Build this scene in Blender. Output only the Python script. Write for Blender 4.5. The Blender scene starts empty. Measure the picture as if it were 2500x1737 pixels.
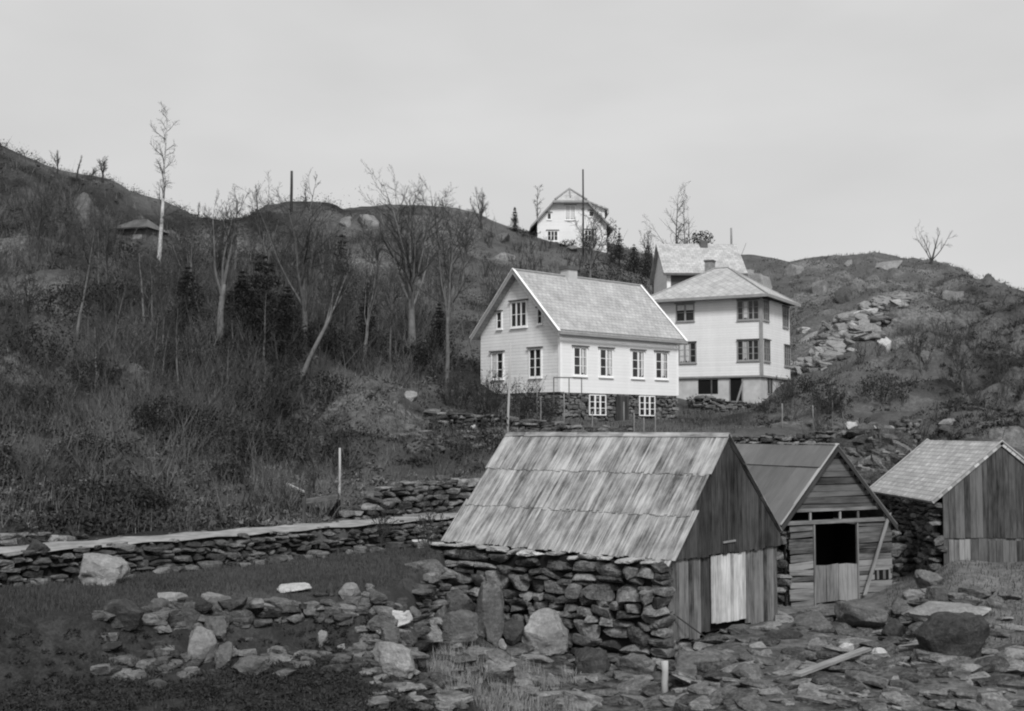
import bpy, bmesh, math, random
import numpy as np
from mathutils import Vector, Matrix

random.seed(7)
RNG = np.random.default_rng(11)
S = bpy.context.scene
COL = S.collection

# ------------------------------------------------------------------ camera
F, CX, CY, HZ = 2900.0, 1250.0, 868.5, 1050.0
TH = math.atan((HZ - CY) / F)
CT, ST = math.cos(TH), math.sin(TH)


def ray(px, py):
    u, v = (px - CX) / F, (CY - py) / F
    return Vector((u, CT - v * ST, ST + v * CT))


def at(px, py, Y):
    d = ray(px, py)
    return d * (Y / d.y)


cam_d = bpy.data.cameras.new("camera")
cam = bpy.data.objects.new("camera", cam_d)
COL.objects.link(cam)
cam.rotation_euler = (math.pi / 2 + TH, 0, 0)
cam_d.sensor_width = 36
cam_d.lens = 36 * F / 2500
cam_d.clip_start = 0.5
cam_d.clip_end = 3000
S.camera = cam


# ------------------------------------------------------------------ numpy noise
def _h(ix, iy, s):
    n = (ix.astype(np.int64) * 374761393 + iy.astype(np.int64) * 668265263 + s * 1442695041) & 0xFFFFFFFF
    n = ((n ^ (n >> 13)) * 1274126177) & 0xFFFFFFFF
    n = n ^ (n >> 16)
    return (n & 0xFFFFFF) / float(0xFFFFFF)


def vn(x, y, s=0):
    ix, iy = np.floor(x), np.floor(y)
    fx, fy = x - ix, y - iy
    fx = fx * fx * (3 - 2 * fx)
    fy = fy * fy * (3 - 2 * fy)
    a, b = _h(ix, iy, s), _h(ix + 1, iy, s)
    c, d = _h(ix, iy + 1, s), _h(ix + 1, iy + 1, s)
    return (a * (1 - fx) + b * fx) * (1 - fy) + (c * (1 - fx) + d * fx) * fy * 1.0


def fbm(x, y, o=4, s=0):
    t, a, n = 0, 1.0, 0
    for k in range(o):
        t = t + a * vn(x * 2 ** k + 17.3 * k, y * 2 ** k - 9.1 * k, s + k)
        n += a
        a *= .5
    return t / n - .5


def sstep(a, b, x):
    t = np.clip((x - a) / (b - a), 0, 1)
    return t * t * (3 - 2 * t)


# ------------------------------------------------------------------ terrain
PXC = np.array([-700, 60, 200, 400, 600, 800, 1000, 1200, 1400, 1600, 1800, 2000, 2200, 2320, 2440, 3200.])
NEAR = {   # heights (eye level = 0)
    6:  [-4.8, -4.8, -4.8, -4.8, -4.8, -4.8, -4.9, -5.5, -5.8, -5.9, -5.4, -5.3, -5.4, -5.5, -5.4, -5.4],
    20: [-4.8, -4.8, -4.8, -4.8, -4.8, -4.8, -4.9, -5.6, -5.95, -5.95, -5.45, -5.4, -5.4, -5.5, -5.5, -5.4],
    26: [-4.2, -4.2, -4.2, -4.2, -4.2, -4.2, -4.6, -5.7, -6.05, -6.0, -5.3, -5.3, -5.2, -5.1, -5.1, -5.0],
    30: [-3.6, -3.6, -3.6, -3.6, -3.6, -3.6, -3.8, -5.4, -6.0, -5.85, -5.3, -5.35, -5.25, -4.9, -4.8, -4.7],
    34: [-2.6, -2.6, -2.7, -2.7, -2.8, -2.83, -2.9, -5.1, -5.5, -5.4, -5.3, -5.38, -5.15, -4.2, -4.25, -4.2],
}
FARP = {   # image rows of the slope at fixed depths
    40: [1140, 1150, 1160, 1170, 1190, 1215, 1252, 1265, 1300, 1335, 1390, 1400, 1345, 1280, 1275, 1280],
    46: [1020, 1040, 1050, 1060, 1090, 1120, 1125, 1122, 1130, 1150, 1165, 1155, 1125, 1110, 1110, 1110],
    52: [920, 940, 955, 965, 1000, 1035, 1062, 1074, 1080, 1076, 1072, 1068, 1062, 1055, 1050, 1040],
    58: [830, 850, 865, 880, 910, 950, 985, 1022, 1040, 1050, 1045, 1030, 1015, 1003, 1000, 980],
    64: [750, 780, 790, 805, 835, 870, 905, 958, 1020, 1028, 1022, 1005, 968, 958, 950, 920],
    80: [600, 620, 640, 690, 725, 748, 770, 800, 900, 975, 985, 930, 880, 868, 850, 830],
}
MIDP = [480, 510, 530, 590, 618, 620, 622, 660, 690, 740, 800, 762, 742, 745, 765, 780]
SKY = np.array([(-800, 200), (-300, 290), (0, 362), (70, 392), (130, 418), (200, 432), (260, 445), (300, 468),
                (350, 485), (385, 495), (420, 510), (450, 522), (485, 538), (545, 541), (590, 536), (608, 521),
                (640, 505), (700, 499), (790, 501), (818, 507), (832, 516), (870, 509), (940, 504), (1030, 503), (1110, 509),
                (1160, 521), (1200, 541), (1250, 559), (1300, 570), (1350, 580), (1400, 588), (1480, 594), (1540, 612),
                (1600, 632), (1700, 640), (1790, 622), (1840, 622), (1890, 630), (1932, 640), (1990, 632),
                (2060, 627), (2140, 621), (2200, 630), (2270, 641), (2330, 653), (2358, 660), (2385, 681),
                (2440, 700), (2520, 722), (2900, 800), (3400, 860)], float)
YRX = np.array([-700, 0, 400, 600, 800, 1000, 1200, 1400, 1600, 1800, 2000, 2200, 2440, 3200.])
YRV = np.array([112, 112, 120, 126, 130, 134, 136, 140, 146, 170, 170, 165, 152, 150.])

# level shore path
P0 = np.array([-11.1, 27.0])
PD = np.array([0.654, 0.757])
PN = np.array([-0.757, 0.654])
ZPATH, ZFIELD = -2.83, -3.6
EDGE = np.array([(-700, 22.2), (55, 23.2), (230, 23.9), (400, 25.2), (700, 26.4), (880, 26.7), (960, 27.6),
                 (1010, 29.5), (1050, 32.2), (1090, 35.5), (1140, 39), (1200, 42)])


def zy(py, Y):
    return Y * (ST + (CY - py) / F * CT) / (CT - (CY - py) / F * ST)


def csm(xs, ys, x):
    """smooth interpolation (Catmull-Rom with finite-difference slopes)"""
    xs = np.asarray(xs, float); ys = np.asarray(ys, float)
    m = np.gradient(ys, xs)
    i = np.clip(np.searchsorted(xs, x) - 1, 0, len(xs) - 2)
    h = xs[i + 1] - xs[i]
    t = np.clip((x - xs[i]) / h, 0, 1)
    return ((2 * t ** 3 - 3 * t ** 2 + 1) * ys[i] + (t ** 3 - 2 * t ** 2 + t) * h * m[i]
            + (-2 * t ** 3 + 3 * t ** 2) * ys[i + 1] + (t ** 3 - t ** 2) * h * m[i + 1])


def ground_z(x, y, detail=True):
    x = np.atleast_1d(np.asarray(x, float)); y = np.atleast_1d(np.asarray(y, float))
    yy = np.maximum(y, 4)
    px = CX + F * x / yy
    pxc = np.clip(px, -690, 3190)
    yr = csm(YRX, YRV, pxc)
    rows_y, rows_z = [], []
    for Y, zs in NEAR.items():
        rows_y.append(np.full_like(x, Y)); rows_z.append(csm(PXC, zs, pxc))
    for Y, ps in FARP.items():
        rows_y.append(np.full_like(x, Y)); rows_z.append(zy(csm(PXC, ps, pxc), Y))
    ym = 80 + (yr - 80) * .5
    rows_y.append(ym); rows_z.append(zy(csm(PXC, MIDP, pxc), ym))
    sk = np.interp(np.clip(px, -790, 3390), SKY[:, 0], SKY[:, 1])
    rows_y.append(yr); rows_z.append(zy(sk, yr))
    rows_y.append(yr + 25); rows_z.append(rows_z[-1] - 5.0)
    rows_y.append(yr + 300); rows_z.append(rows_z[-1] * 0 - 12.0)
    rows_y.append(yr + 900); rows_z.append(rows_z[-1] * 0 - 30.0)
    RY, RZ = np.array(rows_y), np.array(rows_z)
    n = RY.shape[0]
    k = np.clip((RY <= yy[None]).sum(0) - 1, 0, n - 2)
    ar = np.arange(x.size)
    y0, y1, z0, z1 = RY[k, ar], RY[k + 1, ar], RZ[k, ar], RZ[k + 1, ar]
    km, kp = np.clip(k - 1, 0, n - 1), np.clip(k + 2, 0, n - 1)
    ds = (z1 - z0) / (y1 - y0)
    sl0 = np.where(k > 0, (z1 - RZ[km, ar]) / np.maximum(y1 - RY[km, ar], 1e-6), ds)
    sl1 = np.where(k < n - 2, (RZ[kp, ar] - z0) / np.maximum(RY[kp, ar] - y0, 1e-6), ds)
    # keep the ridge crest sharp
    crest = (k == 12)
    sl1 = np.where(crest, ds * .35, sl1)
    sl0 = np.where(k == 13, ds, sl0)
    h = y1 - y0
    t = np.clip((yy - y0) / h, 0, 1)
    z = ((2 * t ** 3 - 3 * t ** 2 + 1) * z0 + (t ** 3 - 2 * t ** 2 + t) * h * sl0
         + (-2 * t ** 3 + 3 * t ** 2) * z1 + (t ** 3 - t ** 2) * h * sl1)
    # ---- natural lumps on the slopes
    far = sstep(34, 54, yy) * (1 - .8 * sstep(yr - 14, yr - 2, yy)) * (1 - sstep(yr - 4, yr, yy) * .2)
    left = 1 - sstep(900, 1250, px)
    right = sstep(1850, 2100, px)
    amp = far * (0.35 + 1.3 * left + 1.3 * right)
    z = z + amp * (1.5 * fbm(x / 9, y / 9, 3, 3) + 1.6 * fbm(x / 3.2, y / 3.2, 4, 9))
    fb = fbm(x / 8, y / 6, 4, 88)
    z = z + far * (.12 + .95 * (1 - sstep(700, 920, px)) + 1.0 * right) * .9 * (sstep(-.04, .04, fb) - .5)
    z = z + 1.35 * np.exp(-((x - 13.6) / 1.25) ** 2 - ((y - 45.6) / 1.9) ** 2)
    # ---- shore field, path and lower ground on the left
    d = (x - P0[0]) * PN[0] + (y - P0[1]) * PN[1]
    wl = 1 - sstep(1000, 1190, px)
    ye = np.interp(np.clip(px, -700, 1200), EDGE[:, 0], EDGE[:, 1])
    zl = -4.8 - .9 * sstep(850, 1200, px)
    zf = ZFIELD + .10 * fbm(x / 3, y / 3, 3, 21) + .12 * sstep(-6, 0, d)
    lo = zl + (zf - zl) * sstep(ye - 1.5 - 3.2 * sstep(880, 1020, px), ye + .25, yy) + .3 * fbm(x / 1.7, y / 1.7, 3, 5) * (1 - sstep(ye - 1, ye + 1, yy))
    zpth = ZPATH + .03 * fbm(x, y, 2, 4)
    up = zpth + (z - zpth) * sstep(2.0, 7.0, d) + .25 * fbm(x / 1.6, y / 1.6, 3, 8) * sstep(2.0, 3.5, d)
    loz = np.where(d < 0.12, lo, np.where(d < 2.0, zpth, up))
    z = z * (1 - wl) + loz * wl * 1.0
    if detail:
        z = z + .05 * fbm(x / .5, y / .5, 3, 31) * np.where((d > -.1) & (d < 2) & (px < 1200), .2, 1)
        z = z + .3 * fbm(x / 1.4, y / 1.4, 3, 33) * sstep(1150, 1300, px) * (1 - sstep(40, 50, yy)) * .6
    return z


def gz(x, y):
    return float(ground_z(np.array([x]), np.array([y]))[0])


def hit(px, py, y0=14, y1=200):
    """first point of the ground on a line of sight"""
    d = ray(px, py)
    Y = np.linspace(y0, y1, 1600)
    x = d.x / d.y * Y
    z = d.z / d.y * Y
    g = ground_z(x, Y)
    k = np.argmax(z <= g)
    if z[k] > g[k]:
        k = int(np.argmin(z - g))
    return Vector((x[k], Y[k], g[k]))


# ------------------------------------------------------------------ materials
def new_mat(name):
    m = bpy.data.materials.new(name)
    m.use_nodes = True
    nt = m.node_tree
    for n in list(nt.nodes):
        if n.type != 'OUTPUT_MATERIAL':
            nt.nodes.remove(n)
    out = [n for n in nt.nodes if n.type == 'OUTPUT_MATERIAL'][0]
    b = nt.nodes.new('ShaderNodeBsdfPrincipled')
    b.inputs['Specular IOR Level'].default_value = .15
    nt.links.new(b.outputs[0], out.inputs[0])
    return m, nt, b


def nd(nt, typ, **kw):
    n = nt.nodes.new(typ)
    for k, v in kw.items():
        if k in n.inputs:
            n.inputs[k].default_value = v
        else:
            setattr(n, k, v)
    return n


def mth(nt, op, a, b=None, c=None, clamp=False):
    n = nt.nodes.new('ShaderNodeMath')
    n.operation = op
    n.use_clamp = clamp
    for i, v in enumerate((a, b, c)):
        if v is None:
            continue
        if isinstance(v, (int, float)):
            n.inputs[i].default_value = v
        else:
            nt.links.new(v, n.inputs[i])
    return n.outputs[0]


def ramp(nt, src, stops):
    n = nt.nodes.new('ShaderNodeValToRGB')
    e = n.color_ramp.elements
    while len(e) < len(stops):
        e.new(.5)
    for i, (p, v) in enumerate(stops):
        e[i].position = p
        e[i].color = (v, v, v, 1)
    nt.links.new(src, n.inputs[0])
    return n.outputs[0]


def noise(nt, vec, scale, detail=4, rough=.55):
    n = nt.nodes.new('ShaderNodeTexNoise')
    n.inputs['Scale'].default_value = scale
    n.inputs['Detail'].default_value = detail
    n.inputs['Roughness'].default_value = rough
    if vec is not None:
        nt.links.new(vec, n.inputs['Vector'])
    return n.outputs[0]


def coords(nt, kind, scale=None, rot=None):
    t = nt.nodes.new('ShaderNodeTexCoord')
    o = t.outputs[kind]
    if scale is None and rot is None:
        return o
    mp = nt.nodes.new('ShaderNodeMapping')
    if scale:
        mp.inputs['Scale'].default_value = scale
    if rot:
        mp.inputs['Rotation'].default_value = rot
    nt.links.new(o, mp.inputs['Vector'])
    return mp.outputs[0]


def bump(nt, b, h, strength=.4, dist=.02):
    n = nt.nodes.new('ShaderNodeBump')
    n.inputs['Strength'].default_value = strength
    n.inputs['Distance'].default_value = dist
    nt.links.new(h, n.inputs['Height'])
    nt.links.new(n.outputs[0], b.inputs['Normal'])


def setcol(nt, b, v, rough=.9):
    nt.links.new(v, b.inputs['Base Color'])
    b.inputs['Roughness'].default_value = rough


def island(nt):
    return nt.nodes.new('ShaderNodeNewGeometry').outputs['Random Per Island']


def wood_mat(name, lo, hi, streak=.6, islandw=.5, rough=.9, patch=0):
    m, nt, b = new_mat(name)
    uv = coords(nt, 'UV', (14, 1.1, 1))
    n1 = noise(nt, uv, 1.0, 6, .65)
    n2 = noise(nt, coords(nt, 'UV', (60, 2.5, 1)), 1.0, 3, .6)
    n3 = noise(nt, coords(nt, 'UV', (1.2, .7, 1)), 1.0, 3, .6)
    v = mth(nt, 'MULTIPLY', mth(nt, 'SUBTRACT', n1, .5), streak * 1.9)
    v = mth(nt, 'ADD', v, mth(nt, 'MULTIPLY', mth(nt, 'SUBTRACT', n2, .5), .5))
    v = mth(nt, 'ADD', v, mth(nt, 'MULTIPLY', mth(nt, 'SUBTRACT', n3, .5), 1.0))
    v = mth(nt, 'ADD', v, mth(nt, 'MULTIPLY', mth(nt, 'SUBTRACT', island(nt), .5), islandw * 1.5))
    if patch:
        n4 = noise(nt, coords(nt, 'Object'), 1.1, 5, .65)
        v = mth(nt, 'ADD', v, mth(nt, 'MULTIPLY', mth(nt, 'SUBTRACT', n4, .52), patch))
    v = mth(nt, 'ADD', v, .5, clamp=True)
    setcol(nt, b, ramp(nt, v, [(0, lo), (.5, (lo + hi) * .48), (1, hi)]), rough)
    bump(nt, b, mth(nt, 'ADD', n1, n2), .5, .01)
    return m


def stone_mat(name, lo, hi, islandw=.7, lich=.25, scale=1.0):
    m, nt, b = new_mat(name)
    oc = coords(nt, 'Object')
    n1 = noise(nt, oc, 2.2 * scale, 6, .65)
    n2 = noise(nt, oc, 14 * scale, 4, .7)
    n3 = noise(nt, coords(nt, 'Object', (3, 3, 12)), 1.6 * scale, 4, .6)
    v = mth(nt, 'MULTIPLY', mth(nt, 'SUBTRACT', n1, .5), 1.4)
    v = mth(nt, 'ADD', v, mth(nt, 'MULTIPLY', mth(nt, 'SUBTRACT', n2, .5), 1.5))
    v = mth(nt, 'ADD', v, mth(nt, 'MULTIPLY', mth(nt, 'SUBTRACT', n3, .5), .8))
    v = mth(nt, 'ADD', v, mth(nt, 'MULTIPLY', mth(nt, 'SUBTRACT', island(nt), .5), islandw))
    v = mth(nt, 'ADD', v, .45, clamp=True)
    c = ramp(nt, v, [(0, lo), (.6, lo + (hi - lo) * .45), (1, hi)])
    setcol(nt, b, c, .95)
    bump(nt, b, mth(nt, 'ADD', n1, mth(nt, 'MULTIPLY', n2, .6)), .9, .09)
    return m


def plain_mat(name, v, var=.2, scale=3, rough=.85, bmp=.2):
    m, nt, b = new_mat(name)
    n = noise(nt, coords(nt, 'Object'), scale, 5, .6)
    setcol(nt, b, ramp(nt, n, [(.25, v * (1 - var)), (.75, v * (1 + var))]), rough)
    bump(nt, b, n, bmp, .01)
    return m


def clapboard_mat(name, v, pitch=.16, dirt=.25):
    m, nt, b = new_mat(name)
    oc = coords(nt, 'Object')
    sx = nt.nodes.new('ShaderNodeSeparateXYZ')
    nt.links.new(oc, sx.inputs[0])
    z = mth(nt, 'DIVIDE', sx.outputs[2], pitch)
    fr = mth(nt, 'FRACT', z)
    fl = mth(nt, 'FLOOR', z)
    wn = nt.nodes.new('ShaderNodeTexWhiteNoise')
    wn.noise_dimensions = '1D'
    nt.links.new(fl, wn.inputs['W'])
    gap = mth(nt, 'LESS_THAN', fr, .12)
    n1 = noise(nt, coords(nt, 'Object', (1.2, 1.2, .25)), 1.3, 5, .65)
    n2 = noise(nt, coords(nt, 'Object', (1, 1, 9)), 2.2, 4, .6)
    f = mth(nt, 'ADD', mth(nt, 'MULTIPLY', mth(nt, 'SUBTRACT', n1, .5), dirt * 1.3),
            mth(nt, 'MULTIPLY', mth(nt, 'SUBTRACT', n2, .5), dirt * .8))
    f = mth(nt, 'ADD', f, mth(nt, 'MULTIPLY', mth(nt, 'SUBTRACT', wn.outputs[0], .5), dirt * .35))
    f = mth(nt, 'ADD', f, 1.0)
    f = mth(nt, 'MULTIPLY', f, mth(nt, 'SUBTRACT', 1.0, mth(nt, 'MULTIPLY', gap, dirt * 1.1)))
    c = nt.nodes.new('ShaderNodeCombineXYZ')
    val = mth(nt, 'MULTIPLY', f, v)
    for i in range(3):
        nt.links.new(val, c.inputs[i])
    setcol(nt, b, c.outputs[0], .7)
    bump(nt, b, fr, .5, .02)
    return m


def slate_mat(name, v, su=.30, sv=.22, diag=False, var=.3):
    """roof slates, coordinates in metres on the roof plane (UV)"""
    m, nt, b = new_mat(name)
    uv = coords(nt, 'UV', None, (0, 0, math.radians(45)) if diag else None)
    br = nt.nodes.new('ShaderNodeTexBrick')
    br.inputs['Scale'].default_value = 1
    br.inputs['Brick Width'].default_value = su
    br.inputs['Row Height'].default_value = sv
    br.inputs['Mortar Size'].default_value = .018
    br.inputs['Mortar Smooth'].default_value = .3
    br.inputs['Color1'].default_value = (v * (1 - var * .6),) * 3 + (1,)
    br.inputs['Color2'].default_value = (v * (1 + var * .6),) * 3 + (1,)
    br.inputs['Mortar'].default_value = (v * .6,) * 3 + (1,)
    br.offset = 0.0 if diag else .5
    nt.links.new(uv, br.inputs['Vector'])
    n1 = noise(nt, coords(nt, 'UV'), .9, 6, .65)
    n2 = noise(nt, coords(nt, 'UV', (5, .9, 1)), 1.0, 4, .6)
    n3 = noise(nt, coords(nt, 'UV'), 5.0, 4, .7)
    f = mth(nt, 'ADD', mth(nt, 'ADD', mth(nt, 'MULTIPLY', n1, .9), mth(nt, 'MULTIPLY', n2, .5)), mth(nt, 'MULTIPLY', n3, .5))
    f = mth(nt, 'ADD', mth(nt, 'MULTIPLY', mth(nt, 'SUBTRACT', f, .95), 1.0), 1.0)
    mx = nt.nodes.new('ShaderNodeVectorMath')
    mx.operation = 'SCALE'
    nt.links.new(br.outputs[0], mx.inputs[0])
    nt.links.new(f, mx.inputs['Scale'])
    setcol(nt, b, mx.outputs[0], .75)
    bump(nt, b, br.outputs['Fac'], -.5, .015)
    return m


def leaf_mat(name, lo, hi):
    m, nt, b = new_mat(name)
    n = noise(nt, coords(nt, 'Object'), .5, 3, .6)
    v = mth(nt, 'ADD', mth(nt, 'MULTIPLY', island(nt), .6), mth(nt, 'MULTIPLY', mth(nt, 'SUBTRACT', n, .3), .9), clamp=True)
    setcol(nt, b, ramp(nt, v, [(0, lo), (1, hi)]), .9)
    return m


def glass_mat(name, v=.02):
    m, nt, b = new_mat(name)
    n = noise(nt, coords(nt, 'Object'), 1.7, 2)
    setcol(nt, b, ramp(nt, n, [(.3, v * .6), (.7, v * 1.6)]), .12)
    b.inputs['Specular IOR Level'].default_value = .45
    bump(nt, b, noise(nt, coords(nt, 'Object'), 3.0, 2), .08, .02)
    return m


def ground_mat():
    m, nt, b = new_mat('ground')
    at_ = nt.nodes.new('ShaderNodeAttribute')
    at_.attribute_name = 'cover'
    sp = nt.nodes.new('ShaderNodeSeparateColor')
    nt.links.new(at_.outputs['Color'], sp.inputs[0])
    gr, rk, dr = sp.outputs[0], sp.outputs[1], sp.outputs[2]
    oc = coords(nt, 'Object')
    n1 = noise(nt, oc, .55, 6, .65)
    n2 = noise(nt, oc, 3.5, 6, .7)
    n3 = noise(nt, oc, 16, 4, .7)
    tex = mth(nt, 'ADD', mth(nt, 'MULTIPLY', n1, .35), mth(nt, 'ADD', mth(nt, 'MULTIPLY', n2, .4), mth(nt, 'MULTIPLY', n3, .3)))
    scrub = ramp(nt, tex, [(.33, .006), (.52, .020), (.72, .07)])
    grass = ramp(nt, tex, [(.3, .030), (.5, .075), (.75, .15)])
    rock = ramp(nt, tex, [(.3, .06), (.55, .19), (.75, .34)])
    dirt = ramp(nt, tex, [(.3, .16), (.7, .30)])

    def mix(a, c, f):
        n = nt.nodes.new('ShaderNodeMix')
        n.data_type = 'RGBA'
        nt.links.new(f, n.inputs[0])
        nt.links.new(a, n.inputs[6])
        nt.links.new(c, n.inputs[7])
        return n.outputs[2]
    c = mix(scrub, grass, gr)
    rf = mth(nt, 'MULTIPLY', rk, mth(nt, 'MULTIPLY', mth(nt, 'SUBTRACT', n2, .38), 5.0, clamp=True), clamp=True)
    c = mix(c, rock, rf)
    c = mix(c, dirt, dr)
    setcol(nt, b, c, .95)
    bump(nt, b, mth(nt, 'ADD', n2, mth(nt, 'MULTIPLY', n3, .5)), .8, .12)
    return m


M = {
    'ground': ground_mat(),
    'path': plain_mat('trodden_gravel', .24, .5, 2.2, .95, .9),
    'stone_dark': stone_mat('wall_stone', .03, .25, .8),
    'stone_mid': stone_mat('grey_stone', .035, .25, .8),
    'stone_house': stone_mat('foundation_stone', .07, .26, .6),
    'mortar': plain_mat('old_mortar', .10, .3),
    'cap': stone_mat('cap_stone', .20, .58, .5),
    'rock_dark': stone_mat('dark_boulder', .02, .10, .3, scale=.8),
    'rock_mid': stone_mat('grey_boulder', .05, .20, .3, scale=.8),
    'rock_light': stone_mat('pale_boulder', .12, .36, .3, scale=.8),
    'rock_white': stone_mat('white_boulder', .3, .62, .2, scale=.8),
    'wall_back': plain_mat('gap_shade_backing', .015, .3),  # near-black core colour makes gaps between wall stones read as shade
    'wood_roof': wood_mat('weathered_roof_planks', .07, .44, 1.0, .26, .9, 1.6),
    'wood_gable': wood_mat('tarred_planks', .012, .085, 1.0, .35, .9, .9),
    'wood_gable_lo': wood_mat('worn_tarred_planks', .02, .20, 1.0, .5, .9, 1.0),
    'wood_door': wood_mat('pale_planks', .18, .62, 1.0, .35, .9, .8),
    'wood_board': wood_mat('grey_boards', .03, .26, .8, .6),
    'wood_board_dark': wood_mat('dark_boards', .018, .13, .9, .6),
    'wood_grey': wood_mat('grey_wood', .08, .34, .6, .4),
    'wood_pale': wood_mat('pale_wood', .2, .5, .6, .4),
    'wood_dark': wood_mat('dark_wood', .015, .07, .6, .4),
    'felt': wood_mat('tarred_felt', .085, .20, .25, .28),
    'dark': plain_mat('dark_interior', .008, .2),  # near-black colour stands for the shade of insides and openings; also the cloth
    'stone_path': stone_mat('dark_wall_stone', .03, .19, .8),
    'white_wall': clapboard_mat('white_clapboard', .75, .17, .13),
    'white_gable': clapboard_mat('worn_white_clapboard', .78, .17, .34),
    'cream_wall': clapboard_mat('cream_clapboard', .76, .17, .20),
    'far_wall': clapboard_mat('far_white_clapboard', .72, .18, .15),
    'dark_wall': clapboard_mat('dark_and_shade_clapboard', .10, .15, .3),
    'trim_white': plain_mat('white_trim', .78, .06),
    'trim_grey': plain_mat('grey_trim', .26, .2),
    'trim_dark': plain_mat('dark_trim', .10, .25),
    'curtain': plain_mat('curtain', .55, .25, 9),
    'glass': glass_mat('window_glass'),
    'render': plain_mat('cement_render', .46, .22, 1.4, .9, .4),
    'slate': slate_mat('pale_slates', .36, .30, .24, False, .18),
    'slate_diag': slate_mat('diamond_slates', .37, .42, .42, True, .16),
    'slate_far': slate_mat('far_slates', .38, .4, .3, False, .25),
    'slate_shed': slate_mat('shed_slates', .40, .28, .18, False, .35),
    'brick': plain_mat('chimney_brick', .22, .4, 6, .9, .6),
    'birch': None,
    'bark': plain_mat('grey_bark', .10, .5, 4, .95, .6),
    'bark_pale': plain_mat('pale_bark', .13, .45, 3, .95, .6),
    'bark_dark': plain_mat('dark_bark', .045, .4, 4, .95, .6),
    'twig': plain_mat('twigs', .045, .4, 4, .95, .1),
    'twig_pale': plain_mat('pale_twigs', .10, .4, 4, .95, .1),
    'brush_pale': leaf_mat('bare_brush', .03, .15),
    'needle': leaf_mat('needles', .007, .05),
    'leaf_dark': leaf_mat('dark_leaves', .005, .04),
    'scrub': leaf_mat('scrub_leaves', .005, .055),
    'bracken': leaf_mat('dead_bracken', .03, .18),
    'heath': leaf_mat('heather', .008, .05),
    'grass': leaf_mat('turf', .02, .12),
    'field_grass': leaf_mat('field_turf', .018, .085),
    'dry_grass': leaf_mat('dry_grass', .09, .30),
    'metal': plain_mat('dull_metal', .09, .3),
}


def birch_mat():
    m, nt, b = new_mat('birch_bark')
    n = noise(nt, coords(nt, 'Object', (1, 1, 1.2)), 1.6, 5, .7)
    setcol(nt, b, ramp(nt, n, [(.36, .10), (.52, .46), (.7, .6)]), .8)
    return m


M['birch'] = birch_mat()


# ------------------------------------------------------------------ mesh building
class MB:
    def __init__(s):
        s.v, s.f, s.uv = [], [], []

    def add(s, verts, faces, uvs=None):
        o = len(s.v)
        s.v.extend([tuple(p) for p in verts])
        for i, f in enumerate(faces):
            s.f.append([o + k for k in f])
            s.uv.append(uvs[i] if uvs else [(0, 0)] * len(f))

    def hexa(s, o, a, b, c):
        """block from corner o along a, b, c; the grain runs along the longest edge"""
        o, a, b, c = Vector(o), Vector(a), Vector(b), Vector(c)
        if a.cross(b).dot(c) < 0:
            a, b = b, a
        P = [o, o + a, o + a + b, o + b, o + c, o + a + c, o + a + b + c, o + b + c]
        L = [a.length, b.length, c.length]
        g = L.index(max(L))
        co = [(0, 0, 0), (1, 0, 0), (1, 1, 0), (0, 1, 0), (0, 0, 1), (1, 0, 1), (1, 1, 1), (0, 1, 1)]
        r1, r2 = random.random() * 40, random.random() * 40
        oth = [i for i in range(3) if i != g]

        def uv(k):
            q = co[k]
            return (r1 + q[oth[0]] * L[oth[0]] + q[oth[1]] * L[oth[1]], r2 + q[g] * L[g])
        Fs = [(0, 3, 2, 1), (4, 5, 6, 7), (0, 1, 5, 4), (1, 2, 6, 5), (2, 3, 7, 6), (3, 0, 4, 7)]
        s.add(P, Fs, [[uv(k) for k in f] for f in Fs])

    def box(s, x0, x1, y0, y1, z0, z1):
        s.hexa((x0, y0, z0), (x1 - x0, 0, 0), (0, y1 - y0, 0), (0, 0, z1 - z0))

    def tube(s, pts, radii, n=6, cap=True):
        pts = [Vector(p) for p in pts]
        rings = []
        up = Vector((.31, .17, .93))
        V, Fc = [], []
        for i, p in enumerate(pts):
            d = (pts[min(i + 1, len(pts) - 1)] - pts[max(i - 1, 0)])
            if d.length < 1e-9:
                d = Vector((0, 0, 1))
            d.normalize()
            a = d.cross(up)
            if a.length < .05:
                a = d.cross(Vector((1, 0, 0)))
            a.normalize()
            b = d.cross(a)
            for k in range(n):
                t = 2 * math.pi * k / n
                V.append(p + (a * math.cos(t) + b * math.sin(t)) * radii[i])
        for i in range(len(pts) - 1):
            for k in range(n):
                Fc.append((i * n + k, i * n + (k + 1) % n, (i + 1) * n + (k + 1) % n, (i + 1) * n + k))
        if cap and n > 3:
            Fc.append(tuple(range(n - 1, -1, -1)))
            Fc.append(tuple((len(pts) - 1) * n + k for k in range(n)))
        s.add(V, Fc)

    def build(s, name, mat, parent=None, smooth=False, fix=False):
        me = bpy.data.meshes.new(name)
        me.from_pydata(s.v, [], s.f)
        if any(u[0] != (0, 0) for u in s.uv[:50]) or len(s.uv) < 60:
            ul = me.uv_layers.new(name='UVMap')
            flat = np.array([c for f in s.uv for p in f for c in p], dtype=np.float32)
            ul.data.foreach_set('uv', flat)
        me.materials.append(mat)
        if fix:
            bm = bmesh.new(); bm.from_mesh(me)
            bmesh.ops.recalc_face_normals(bm, faces=bm.faces)
            bm.to_mesh(me); bm.free()
        if smooth:
            me.polygons.foreach_set('use_smooth', [True] * len(me.polygons))
        me.update()
        o = bpy.data.objects.new(name, me)
        COL.objects.link(o)
        if parent:
            o.parent = parent
        return o


def tag(o, label=None, cat=None, group=None, kind=None):
    if label:
        o['label'] = label
    if cat:
        o['category'] = cat
    if group:
        o['group'] = group
    if kind or cat:
        o['kind'] = kind or 'thing'
    return o


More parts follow.
